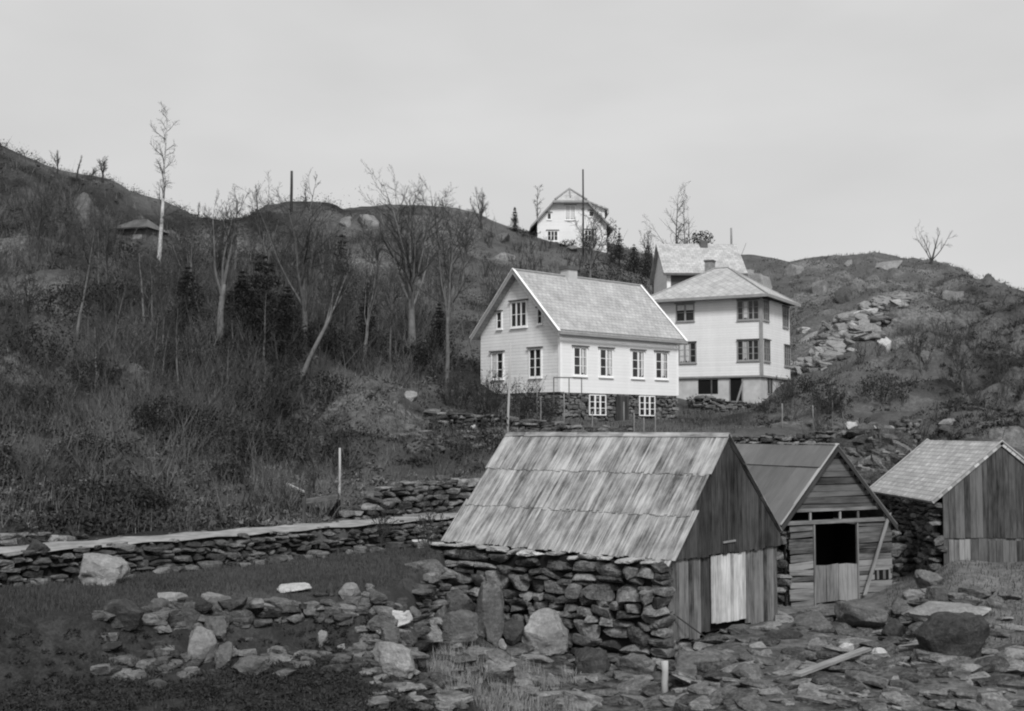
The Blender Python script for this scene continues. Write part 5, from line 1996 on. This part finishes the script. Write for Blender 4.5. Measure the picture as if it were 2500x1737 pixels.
def spruce(px, pyb, pyt, label, wid=.26, seed=1, y=None, dens=1.0, gap=.08, name='spruce_tree', cat='spruce'):
    rr = random.Random(seed)
    g = np.random.default_rng(seed)
    b = hit(px, pyb) if y is None else at(px, pyb, y)
    if y is not None:
        b.z = gz(b.x, b.y)
    H = at(px, pyt, b.y).z - b.z
    root = empty(name, b - Vector((0, 0, .1)))
    tag(root, label, cat, 'evergreen trees and shrubs')
    T = MB()
    T.tube([(0, 0, 0), (0.02, 0, H * .5), (0, 0, H)], [H * .018 + .03, H * .011 + .015, .01], 6)
    T.build('trunk', M['bark_dark'], root, smooth=True)
    V = []
    z = H * gap
    while z < H * .985:
        f = 1 - z / H
        Lb = 1.25 * H * wid * (f ** .85) * (.85 + .3 * rr.random()) + .06
        nb = max(5, int(8 * dens))
        a0 = rr.random() * 6.3
        for k in range(nb):
            a = a0 + 6.283 * k / nb + rr.gauss(0, .2)
            ll = Lb * rr.uniform(.6, 1.1)
            m = max(6, int(ll / H * 90 * dens))
            t = g.uniform(.12, 1, m)
            w_ = .24 * ll * (1 - t * .6)
            ox = g.normal(0, 1, m) * w_ * .6
            dz = -.32 * ll * t ** 1.2 + .22 * ll * t ** 3 + g.normal(0, .03, m) * ll - np.abs(g.normal(0, .16, m)) * ll
            C = np.stack([math.cos(a) * t * ll - math.sin(a) * ox, math.sin(a) * t * ll + math.cos(a) * ox, z + dz], 1)
            V.append(leaf_tris(C, 3, max(.035 * H ** .5 * .9, .05), int(g.integers(1 << 30))))
        z += H * .05 * rr.uniform(.6, 1.4)
    o = tri_obj('crown', np.concatenate(V), M['needle'])
    o.parent = root
    return root


spruce(1257, 566, 502, 'small lone spruce on the skyline left of the hilltop house', .26, 2, dens=1.0)
spruce(832, 800, 562, 'layered spruce on the middle slope between two bare trees', .34, 4, dens=.75, gap=.12)
spruce(895, 880, 685, 'dark young spruce left of the big bare tree', .26, 5)
spruce(640, 850, 600, 'dense dark spruce left of the forked bare tree', .42, 6, dens=1.3, gap=.03)
spruce(590, 840, 650, 'dense dark spruce beside the pale straight trunk', .46, 7, dens=1.3, gap=.03)
spruce(1072, 880, 735, 'small dark spruce at the left corner of the gabled house', .32, 8, dens=1.2, gap=.03)
spruce(1512, 652, 566, 'leftmost of the three dark pines beside the hilltop house', .34, 9, gap=.3)
spruce(1548, 668, 592, 'middle one of the three dark pines beside the hilltop house', .44, 10, gap=.25)
spruce(1582, 680, 596, 'dark pine nearest the long slate roof', .46, 11, gap=.2)
spruce(700, 870, 690, 'dark spruce under the telegraph pole', .45, 12, dens=1.2, gap=.03)
spruce(455, 820, 640, 'dark spruce left of the pale straight trunk', .44, 13, dens=1.2, gap=.03)


def shrub(px, pyb, wpx, hpx, label, mat='leaf_dark', seed=1, n=900, size=.07, y=None, name='evergreen_shrub', cat='shrub', stems=0, group='evergreen trees and shrubs', twig='twig', top=0):
    g = np.random.default_rng(seed)
    b = hit(px, pyb) if y is None else at(px, pyb, y)
    k = b.y / F
    w_, h_ = wpx * k / 2, hpx * k
    if y is not None:
        b.z = gz(b.x, b.y)
        h_ = max(.3, at(px, pyb - hpx, y).z - b.z)
    root = empty(name, b - Vector((0, 0, .05)))
    tag(root, label, cat, group)
    T = MB()
    rr = random.Random(seed)
    for i in range(max(stems, 5)):
        a = rr.random() * 6.3
        q = rr.random() ** .5
        p0 = Vector((math.cos(a) * w_ * .35 * q, math.sin(a) * w_ * .3 * q, 0))
        d = Vector((math.cos(a) * q * w_ / h_ * .8, math.sin(a) * q * w_ / h_ * .8, 1)).normalized()
        pts, rad, _ = branch(T, p0, d, h_ * rr.uniform(.6, 1.05), .012 + .004 * h_, 4, rr, .12, .03, .3)
        T.tube(pts, rad, 3, cap=False)
        if stems:
            sub(T, pts, rad, h_, rr, 1, 2, [7, 4], [(20, 50)], [.35, .5], .05, .2, 1.0)
    T.build('stems', M[twig], root)
    m = n // 3
    u = g.normal(size=(m, 3)); u /= np.linalg.norm(u, axis=1)[:, None]
    r = g.uniform(.25, 1, m) ** .6
    lump = .75 + .5 * vn(u[:, 0] * 2.2 + seed, u[:, 2] * 2.2 + u[:, 1] * 1.7, seed)
    C = u * (r * lump)[:, None] * np.array([w_, w_ * .8, h_ * .55]) + np.array([0, 0, h_ * .5])
    C = C[C[:, 2] > 0]
    if top:   # only the head of a tall bush carries leaves
        C = u * (r * lump)[:, None] * np.array([w_, w_ * .8, top * k / 2]) + np.array([0, 0, h_ - top * k / 2])
    o = tri_obj('foliage', leaf_tris(C, 3, size * (.6 + k * 20), seed + 1), M[mat])
    o.parent = root
    return root


shrub(1492, 640, 46, 105, 'tall dark evergreen bush at the right corner of the hilltop house', seed=3, n=1200)
shrub(1712, 632, 62, 72, 'round bushy juniper showing above the long slate roof', seed=4, n=1500, y=105, top=46)
shrub(1545, 705, 130, 70, 'dark evergreen bush below the three pines', seed=31, n=1800)
shrub(1470, 690, 120, 60, 'broad bush on the slope below the flagpole', 'scrub', seed=32, n=1500, name='bush', cat='bush', stems=14, group=None)
shrub(1385, 604, 60, 20, 'low bush under the middle of the hilltop house gable', 'scrub', seed=33, n=500, name='bush', cat='bush', stems=8, group=None)
shrub(1440, 612, 70, 44, 'bush by the right lower window of the hilltop house', 'scrub', seed=34, n=700, name='bush', cat='bush', stems=10, group=None)
shrub(1290, 582, 60, 22, 'low bush left of the hilltop house', 'scrub', seed=35, n=500, name='bush', cat='bush', stems=8, group=None)
shrub(150, 790, 170, 100, 'wide dark evergreen thicket at left below the rock face', seed=5, n=2600)
shrub(90, 900, 180, 110, 'big dark thicket at the left edge below the bare trees', seed=41, n=2600)  # thickets from here to the hut one added to deepen slope shadows
shrub(230, 960, 160, 80, 'dark thicket beside the broad overgrown rock', seed=42, n=2200)
shrub(430, 920, 170, 90, 'dark thicket below the pale straight trunk', seed=43, n=2400)
shrub(560, 900, 140, 80, 'dark thicket between the pale trunk and the leaning tree', seed=44, n=2000)
shrub(640, 1010, 170, 80, 'wide dark thicket below the leaning pale tree', seed=45, n=2400)
shrub(800, 980, 130, 70, 'dark thicket right of the leaning pale tree foot', seed=46, n=1900)
shrub(400, 1050, 180, 80, 'long dark thicket in the middle of the lower left slope', seed=47, n=2400)
shrub(200, 1130, 170, 70, 'low dark thicket above the left end of the path', seed=48, n=2200)
shrub(780, 860, 110, 80, 'dark thicket left of the layered spruce foot', seed=49, n=1600)
shrub(300, 650, 130, 60, 'dark thicket below the hillside hut', seed=50, n=1700)
shrub(300, 770, 150, 90, 'dark evergreen thicket left of the tall birch foot', seed=6, n=2200)
shrub(480, 700, 130, 80, 'dark thicket between the tall birch and the pale trunk', seed=7, n=2000)
shrub(690, 960, 120, 70, 'dark bush by the foot of the leaning pale tree', seed=8, n=1600)
shrub(1010, 900, 110, 60, 'dark bush at the foot of the biggest bare tree', seed=9, n=1400)
shrub(840, 890, 120, 80, 'dark evergreen bush below the layered spruce', seed=10, n=1600)
shrub(370, 1265, 90, 70, 'dark bramble bush just above the path at left', seed=12, n=1500)
shrub(640, 1130, 150, 80, 'dark hollow bush above the gate posts', seed=13, n=2200)
shrub(570, 1180, 90, 60, 'low dark bush left of the wooden gate', seed=14, n=1400)
shrub(120, 1010, 150, 70, 'dark bush at the left edge halfway up the lower slope', seed=15, n=2000)
HG = 'garden hedge bushes by the gabled house'
shrub(1115, 975, 120, 72, 'leftmost twiggy hedge bush by the corner of the gabled house', 'scrub', 21, 1100, .05, name='hedge_bush', cat='bush', stems=26, group=HG, y=57)
shrub(1195, 985, 125, 76, 'largest twiggy hedge bush under the gable windows', 'scrub', 22, 1300, .05, name='hedge_bush', cat='bush', stems=30, group=HG, y=57)
shrub(1275, 985, 100, 62, 'smaller twiggy hedge bush at the right under the gable', 'scrub', 23, 900, .05, name='hedge_bush', cat='bush', stems=22, group=HG, y=57)
shrub(1335, 1000, 60, 36, 'lowest hedge bush near the house corner railing', 'scrub', 24, 600, .05, name='hedge_bush', cat='bush', stems=14, group=HG, y=57.5)
shrub(2020, 1012, 120, 75, 'rounded twiggy bush on the bank right of the square house', 'scrub', 25, 1500, .06, name='bush', cat='bush', stems=26, group=None)
shrub(1965, 960, 60, 45, 'small dark bush at the right foundation of the square house', 'leaf_dark', 26, 700, .06, name='bush', cat='bush', stems=8, group=None)
shrub(2150, 985, 150, 70, 'broad scrubby bush low on the right slope', 'scrub', 27, 1800, .06, name='bush', cat='bush', stems=16, group=None)
shrub(1700, 1000, 60, 34, 'low bush in front of the square house basement', 'scrub', 28, 600, .06, name='bush', cat='bush', stems=8, group=None)

# bare brushwood all over the left slope: nobody could count it
def brushwood(name, n, pxr, yr_, seed, mat, hr, cond):
    g = np.random.default_rng(seed)
    px = g.uniform(*pxr, n)
    Y = np.exp(g.uniform(math.log(yr_[0]), math.log(yr_[1]), n))
    x = (px - CX) / F * Y
    d = (x - P0[0]) * PN[0] + (Y - P0[1]) * PN[1]
    ok = cond(px, x, Y, d, g)
    x, Y = x[ok], Y[ok]
    z = ground_z(x, Y) - .05
    k = len(x)
    ns, nt_ = 7, 6
    H = np.repeat(g.uniform(*hr, k), ns)
    b = np.repeat(np.stack([x, Y, z], 1), ns, 0) + np.concatenate([g.normal(0, .18, (k * ns, 2)), np.zeros((k * ns, 1))], 1)
    dr = np.stack([g.normal(0, .42, k * ns), g.normal(0, .42, k * ns), np.ones(k * ns)], 1)
    dr /= np.linalg.norm(dr, axis=1)[:, None]
    L = H * g.uniform(.5, 1.1, k * ns)
    w_ = (.010 + b[:, 1] * .00016)
    side = np.stack([np.ones(k * ns), np.zeros(k * ns), np.zeros(k * ns)], 1)
    bend = np.stack([g.normal(0, .10, k * ns), g.normal(0, .10, k * ns), np.zeros(k * ns)], 1) * L[:, None]
    mid = b + dr * (L * .5)[:, None] + bend
    tip = b + dr * L[:, None]
    P = [np.stack([b - side * w_[:, None], b + side * w_[:, None], mid + side * w_[:, None] * .6, mid - side * w_[:, None] * .6], 1),
         np.stack([mid - side * w_[:, None] * .6, mid + side * w_[:, None] * .6, tip + side * w_[:, None] * .15, tip - side * w_[:, None] * .15], 1)]
    for q in range(nt_):
        t = g.uniform(.3, .95, k * ns)
        p = np.where((t < .5)[:, None], b + (mid - b) * (t * 2)[:, None], mid + (tip - mid) * (t * 2 - 1)[:, None])
        dd = dr + g.normal(0, .55, (k * ns, 3)); dd[:, 2] = np.abs(dd[:, 2])
        e = p + dd * (L * g.uniform(.15, .4, k * ns))[:, None]
        P.append(np.stack([p - side * w_[:, None] * .4, p + side * w_[:, None] * .4, e + side * w_[:, None] * .12, e - side * w_[:, None] * .12], 1))
    return tag(tri_obj(name, np.concatenate(P), M[mat]), kind='stuff')


def on_slope(px, x, Y, d, g):
    keep = g.uniform(0, 1, len(px)) < .12 + .88 * sstep(44, 58, Y)
    past = sstep(760, 980, px) * (1 - sstep(50, 58, Y))
    return keep & (d > 3) & (g.uniform(0, 1, len(px)) < np.clip(.5 + 3.2 * fbm(x / 7, Y / 7, 3, 222) - .65 * past - .3 * sstep(640, 880, px) * sstep(75, 90, Y), .02, 1)) & ~((px > 1090) & (Y > 52))


brushwood('brushwood', 2000, (-150, 1200), (36, 100), 301, 'brush_pale', (.7, 2.4), on_slope)
brushwood('brushwood', 2400, (-150, 1200), (36, 100), 302, 'twig', (.7, 2.6), on_slope)
brushwood('brushwood', 420, (1880, 2650), (46, 130), 303, 'twig', (.5, 1.6), lambda px, x, Y, d, g: g.uniform(0, 1, len(px)) < .15 + .8 * sstep(2180, 2400, px))
brushwood('brushwood', 260, (1180, 1640), (84, 124), 304, 'twig', (.5, 1.8), lambda px, x, Y, d, g: g.uniform(0, 1, len(px)) < .8)

# ------------------------------------------------------------------ poles, fence posts, planks
def pole(px, pb, pt, r, mat, label, name, cat, lean=0, y=None, r2=None, group=None, depth=.3):
    b = hit(px, pb) if y is None else at(px, pb, y)
    H = at(px, pt, b.y).z - b.z
    mb = MB()
    mb.tube([(0, 0, -depth), (lean * H * .33, 0, H * .33), (lean * H * .66 + .01, 0, H * .66), (lean * H, 0, H)], [r, r * .95, r * .88, r2 or r * .8], 8)
    o = mb.build(name, M[mat], smooth=True)
    o.location = b
    return tag(o, label, cat, group)


pole(711, 520, 418, .16, 'bark_dark', 'thick dark telegraph pole on the round knoll', 'telegraph_pole', 'pole', y=118)
pole(1424, 620, 414, .10, 'bark_dark', 'tall thin flagpole in front of the hilltop house', 'flagpole', 'flagpole', y=122)
pole(1786, 640, 557, .10, 'wood_grey', 'thin pole rising at the right end of the long slate roof', 'pole', 'pole', y=104)
pole(1238, 1085, 838, .055, 'wood_pale', 'tall pale pole beside the plank roof ridge, in front of the gable', 'tall_pole', 'pole', lean=.035, r2=.025)
pole(828, 1258, 1094, .045, 'wood_pale', 'pale upright gate pole above the path', 'gate_pole', 'pole')
pole(1623, 1690, 1614, .085, 'wood_pale', 'short pale marker post at the bottom below the boathouse corner', 'marker_post', 'post', y=27.5, r2=.085)
FG = 'thin fence stakes of the garden below the gabled house'
for px, pb, pt, lb in [(1311, 1000, 925, 'fence stake under the right gable window'),
                       (1320, 1040, 972, 'fence stake in front of the hedge, left of the house corner'),
                       (1377, 1042, 962, 'fence stake below the house corner'),
                       (1446, 1050, 1005, 'fence stake below the left basement window'),
                       (1548, 1062, 1008, 'fence stake between the basement door and right window'),
                       (1572, 1064, 1020, 'fence stake below the left edge of the right basement window'),
                       (1600, 1062, 1010, 'fence stake below the right basement window')]:
    pole(px, pb, pt, .03, 'wood_grey', lb, 'fence_stake', 'fence stake', y=57.0, group=FG)
for px, pb, pt, lb in [(1910, 1045, 985, 'fence stake on the grass bank behind the tarred roof'), (1985, 1050, 990, 'fence stake near the slab heap behind the tarred roof')]:
    pole(px, pb, pt, .03, 'wood_grey', lb, 'fence_stake', 'fence stake')
# handrail on the basement terrace
b = at(1352, 970, 58.5)
hr_ = empty('handrail', b)
tag(hr_, 'thin handrail of posts and one rail at the house corner', 'handrail')
e = at(1420, 970, 58.5) - b
htop = at(1352, 922, 58.5).z - b.z
mb = MB(); mb.tube([(0, 0, htop), (e.x, 0, htop - .02)], [.03, .03], 6); mb.build('rail', M['trim_dark'], hr_)
for f in (0, .55, 1):
    mb = MB(); mb.tube([(e.x * f, 0, -.7), (e.x * f, 0, htop)], [.025, .025], 6); mb.build('post', M['trim_dark'], hr_)
# wooden gate with sacking
g0, g1 = hit(742, 1282), hit(828, 1262)
gt = empty('wooden_gate', g0)
tag(gt, 'weathered gate frame with a sagging dark cloth beside the pale gate pole', 'gate')
v = g1 - g0
v.z = 0
L = v.length
gt.rotation_euler = (0, 0, math.atan2(v.y, v.x))
mb = MB(); mb.box(0, L, -.03, .03, .62, .76); mb.build('top_rail', M['wood_board'], gt)
for x in (0, L * .95):
    mb = MB(); mb.box(x - .04, x + .04, -.04, .04, -.3, .8); mb.build('post', M['wood_board_dark'], gt)
mb = MB()
mb.add([(L * .55, -.04, 0), (L, -.06, 0), (L, -.04, .62), (L * .8, -.10, .45)], [(0, 1, 2, 3)])
mb.add([(L * .55, .0, 0), (L, -.02, 0), (L, .0, .62), (L * .8, -.06, .45)], [(3, 2, 1, 0)])
mb.build('cloth', M['dark'], gt)


def board(pa, pb_, w_, t_, mat, label, name='plank', cat='plank', lift=(.05, .05)):
    a, b = hit(*pa), hit(*pb_)
    a.z += lift[0]; b.z += lift[1]
    d = b - a
    n = Vector((-d.y, d.x, 0)).normalized()
    mb = MB()
    mb.hexa(Vector((0, 0, 0)) - n * w_ / 2, d, n * w_, (0, 0, t_))
    o = mb.build(name, M[mat])
    o.location = a
    return tag(o, label, cat)


board((618, 1508), (725, 1516), .16, .05, 'wood_grey', 'grey plank lying below the collapsed stone row', lift=(.25, .2))
board((1945, 1668), (2118, 1612), .2, .06, 'wood_grey', 'long driftwood plank lying on the rubble landing', lift=(.12, .22))
board((2135, 1082), (2185, 1130), .12, .04, 'wood_pale', 'pale plank leaning on the slab heap behind the boathouses', lift=(.5, .2))
board((1640, 1590), (1700, 1575), .07, .05, 'wood_dark', 'dark stick lying at the foot of the boathouse gable', lift=(.1, .1))
board((985, 1330), (1060, 1318), .08, .05, 'wood_grey', 'thin grey pole lying at the end of the path wall', lift=(.2, .3))
board((700, 1195), (742, 1212), .12, .05, 'wood_pale', 'short pale board lying above the wooden gate', lift=(.15, .1))
# stick leaning on the gable of the plank roofed boathouse
A = frame_of(b1) @ Vector((.12, -.12, on_wall(b1, 1, -.1, 1642, 1500).z))
Bv = frame_of(b1) @ Vector((1.0, -.45, .08))
mb = MB(); mb.tube([(0, 0, 0), A - Bv], [.02, .018], 5)
o = mb.build('leaning_stick', M['wood_dark']); o.location = Bv
tag(o, 'thin dark stick leaning on the lower left gable boards', 'stick')


# ------------------------------------------------------------------ ground cover (stuff)
def scatter(n, pxr, yr_, seed):
    g = np.random.default_rng(seed)
    px = g.uniform(*pxr, n)
    Y = np.exp(g.uniform(math.log(yr_[0]), math.log(yr_[1]), n))
    x = (px - CX) / F * Y
    return px, x, Y, g


houses = [(h1, -1, HL + 1, -.6, HW + 1.5), (h2, -W2 - .3, .4, -.4, D2 + .4), (b1, -.7, GW + .2, -.15, GL + .8), (b2, -.2, GW2 + .3, -.2, GL2 + .3), (b3, -.3, W3_ + .3, -.2, L3_), (h3, WL - .5, WR + .5, -.3, D3), (h4, -.5, L4 + .5, -.5, D4)]


def outside(x, y):
    ok = np.ones(len(x), bool)
    for r, x0, x1, y0, y1 in houses:
        c, s = math.cos(r.rotation_euler.z), math.sin(r.rotation_euler.z)
        dx, dy = x - r.location.x, y - r.location.y
        lx, ly = c * dx + s * dy, -s * dx + c * dy
        ok &= ~((lx > x0) & (lx < x1) & (ly > y0) & (ly < y1))
    d = (x - P0[0]) * PN[0] + (y - P0[1]) * PN[1]
    ok &= ~((d > .16) & (d < 1.72) & (CX + F * x / y < 1250))
    return ok


# scrub on the left slope
px, x, Y, g = scatter(15000, (-160, 1260), (33, 128), 101)
d = (x - P0[0]) * PN[0] + (Y - P0[1]) * PN[1]
dens = fbm(x / 6, Y / 6, 4, 50)
past = sstep(760, 980, px) * (1 - sstep(52, 62, Y))
ok = outside(x, Y) & (d > 2.3) & (g.uniform(0, 1, len(x)) < np.clip(.55 - 4.5 * dens - .7 * past - .25 * sstep(90, 110, Y) - .6 * sstep(640, 880, px) * sstep(66, 84, Y), .06, 1))
x, Y = x[ok], Y[ok]
z = ground_z(x, Y)
k = len(x)
R = g.uniform(.15, .62, k) * (1 + .4 * g.normal(size=k).clip(-1, 2.5)) * (.7 + Y / 110)
n = 26
cc = np.repeat(np.stack([x, Y, z], 1), n, 0)
R = R * np.clip(1 + 3.0 * (fbm(x / 3.5, Y / 3.5, 3, 140)), .4, 2.2)
u = g.normal(size=(k * n, 3)); u[:, 2] = np.abs(u[:, 2]); u /= np.linalg.norm(u, axis=1)[:, None]
rad = np.repeat(R, n) * g.uniform(.3, 1, k * n) ** .6
C = cc + u * rad[:, None] * np.array([1, 1, .85])
tag(tri_obj('scrub', leaf_tris(C, 1, .085, 7), M['scrub']), kind='stuff')
# dead bracken stalks and twigs on the same slope
px, x, Y, g = scatter(15000, (-160, 1260), (33, 110), 131)
d = (x - P0[0]) * PN[0] + (Y - P0[1]) * PN[1]
ok = outside(x, Y) & (d > 2.2) & (g.uniform(0, 1, len(x)) < .75 - .5 * sstep(760, 980, px) * (1 - sstep(52, 62, Y)))
x, Y = x[ok], Y[ok]
z = ground_z(x, Y)
k = len(x)
h = g.uniform(.15, .8, k) * (.5 + Y / 90)
ax = g.normal(0, .35, k); ay = g.normal(0, .35, k)
wd = .006 + Y * .00016
B0 = np.stack([x - wd, Y, z - .05], 1); B1 = np.stack([x + wd, Y, z - .05], 1); B2_ = np.stack([x + ax * h, Y + ay * h, z + h], 1)
tag(tri_obj('dead_stalks', np.stack([B0, B1, B2_], 1), M['bracken']), kind='stuff')


def blades(name, pxr, yr_, n, hr, mat, seed, cond=None, wd=.012):
    px, x, Y, g = scatter(n, pxr, yr_, seed)
    d = (x - P0[0]) * PN[0] + (Y - P0[1]) * PN[1]
    ok = outside(x, Y)
    if cond is not None:
        ok &= cond(px, x, Y, d, g)
    x, Y = x[ok], Y[ok]
    z = ground_z(x, Y)
    k = len(x)
    h = g.uniform(*hr, k)
    a = g.uniform(0, 6.28, k)
    ln = g.uniform(.1, .8, k)
    w_ = wd * (.6 + Y / 40)
    dx, dy = np.cos(a), np.sin(a)
    b0 = np.stack([x - w_ * dy, Y + w_ * dx * .5, z - .03], 1)
    b1_ = np.stack([x + w_ * dy, Y - w_ * dx * .5, z - .03], 1)
    tp = np.stack([x + dx * h * ln, Y + dy * h * ln, z + h * (1.05 - .4 * ln)], 1)
    return tag(tri_obj(name, np.stack([b0, b1_, tp], 1), M[mat]), kind='stuff')


def field(px, x, Y, d, g):
    ye = np.interp(np.clip(px, -700, 1200), EDGE[:, 0], EDGE[:, 1])
    return (d < 0) & (px < 1190) & (g.uniform(0, 1, len(px)) < .03 + .75 * sstep(ye - .5, ye + .6, Y) - .4 * fbm(x / 2, Y / 2, 3, 8))


blades('grass', (-120, 1200), (16, 38), 150000, (.05, .15), 'field_grass', 201, field, .008)
blades('pasture_grass', (700, 2700), (38, 70), 60000, (.08, .3), 'grass', 202,
       lambda px, x, Y, d, g: (d > 2.2) & (g.uniform(0, 1, len(px)) < .6 - .8 * fbm(x / 4, Y / 4, 3, 9)), .010)
blades('hill_grass', (1250, 2750), (70, 165), 45000, (.15, .45), 'grass', 203, lambda px, x, Y, d, g: g.uniform(0, 1, len(px)) < .5 - 1.2 * fbm(x / 8, Y / 8, 3, 9), .012)
blades('bank_grass', (2150, 2700), (24, 40), 9000, (.06, .2), 'field_grass', 204, lambda px, x, Y, d, g: Y > 30 - 3 * sstep(2300, 2450, px), .009)
blades('dry_grass', (1010, 1440), (24.2, 29.5), 7500, (.12, .42), 'dry_grass', 205, lambda px, x, Y, d, g: (fbm(x / .8, Y / .8, 3, 4) > -.16 + .5 * ((px - 1230) / 210) ** 2) & (g.uniform(0, 1, len(px)) < .8), .007)
# paler dead bracken in patches on the left slope
px, x, Y, g = scatter(7000, (-160, 1260), (33, 120), 151)
d = (x - P0[0]) * PN[0] + (Y - P0[1]) * PN[1]
dens = fbm(x / 6, Y / 6, 4, 50)
ok = outside(x, Y) & (d > 2.3) & (g.uniform(0, 1, len(x)) < np.clip(.2 + 3.5 * dens, .02, .8))
x, Y = x[ok], Y[ok]
z = ground_z(x, Y)
k = len(x)
R = g.uniform(.12, .4, k) * (.7 + Y / 110)
cc = np.repeat(np.stack([x, Y, z], 1), n, 0)
u = g.normal(size=(k * n, 3)); u[:, 2] = np.abs(u[:, 2]); u /= np.linalg.norm(u, axis=1)[:, None]
C = cc + u * (np.repeat(R, n) * g.uniform(.3, 1, k * n) ** .6)[:, None] * np.array([1, 1, .7])
tag(tri_obj('bracken', leaf_tris(C, 1, .08, 17), M['bracken']), kind='stuff')
# dark low growth in the hollow at the lower left
px, x, Y, g = scatter(5200, (-120, 1060), (16.5, 27), 161)
ye = np.interp(np.clip(px, -700, 1200), EDGE[:, 0], EDGE[:, 1])
ok = (Y < ye - .3) & (g.uniform(0, 1, len(x)) < np.clip(.5 + 2 * fbm(x / 2, Y / 2, 3, 55), .05, 1))
x, Y = x[ok], Y[ok]
z = ground_z(x, Y)
k = len(x)
R = g.uniform(.05, .22, k)
cc = np.repeat(np.stack([x, Y, z], 1), n, 0)
u = g.normal(size=(k * n, 3)); u[:, 2] = np.abs(u[:, 2]); u /= np.linalg.norm(u, axis=1)[:, None]
C = cc + u * (np.repeat(R, n) * g.uniform(.3, 1, k * n) ** .6)[:, None] * np.array([1, 1, .6])
tag(tri_obj('low_growth', leaf_tris(C, 1, .045, 19), M['heath']), kind='stuff')
# heath tufts on the right hill
px, x, Y, g = scatter(9000, (1850, 2750), (50, 165), 141)
ok = outside(x, Y) & (g.uniform(0, 1, len(x)) < np.clip(.12 + 1.5 * fbm(x / 9, Y / 9, 4, 90) + .65 * sstep(2180, 2420, px), .0, 1))
x, Y = x[ok], Y[ok]
z = ground_z(x, Y)
k = len(x)
R = g.uniform(.12, .42, k) * (.6 + Y / 110)
cc = np.repeat(np.stack([x, Y, z], 1), n, 0)
u = g.normal(size=(k * n, 3)); u[:, 2] = np.abs(u[:, 2]); u /= np.linalg.norm(u, axis=1)[:, None]
C = cc + u * (np.repeat(R, n) * g.uniform(.3, 1, k * n) ** .6)[:, None] * np.array([1, 1, .8])
tag(tri_obj('heath', leaf_tris(C, 1, .075, 9), M['heath']), kind='stuff')
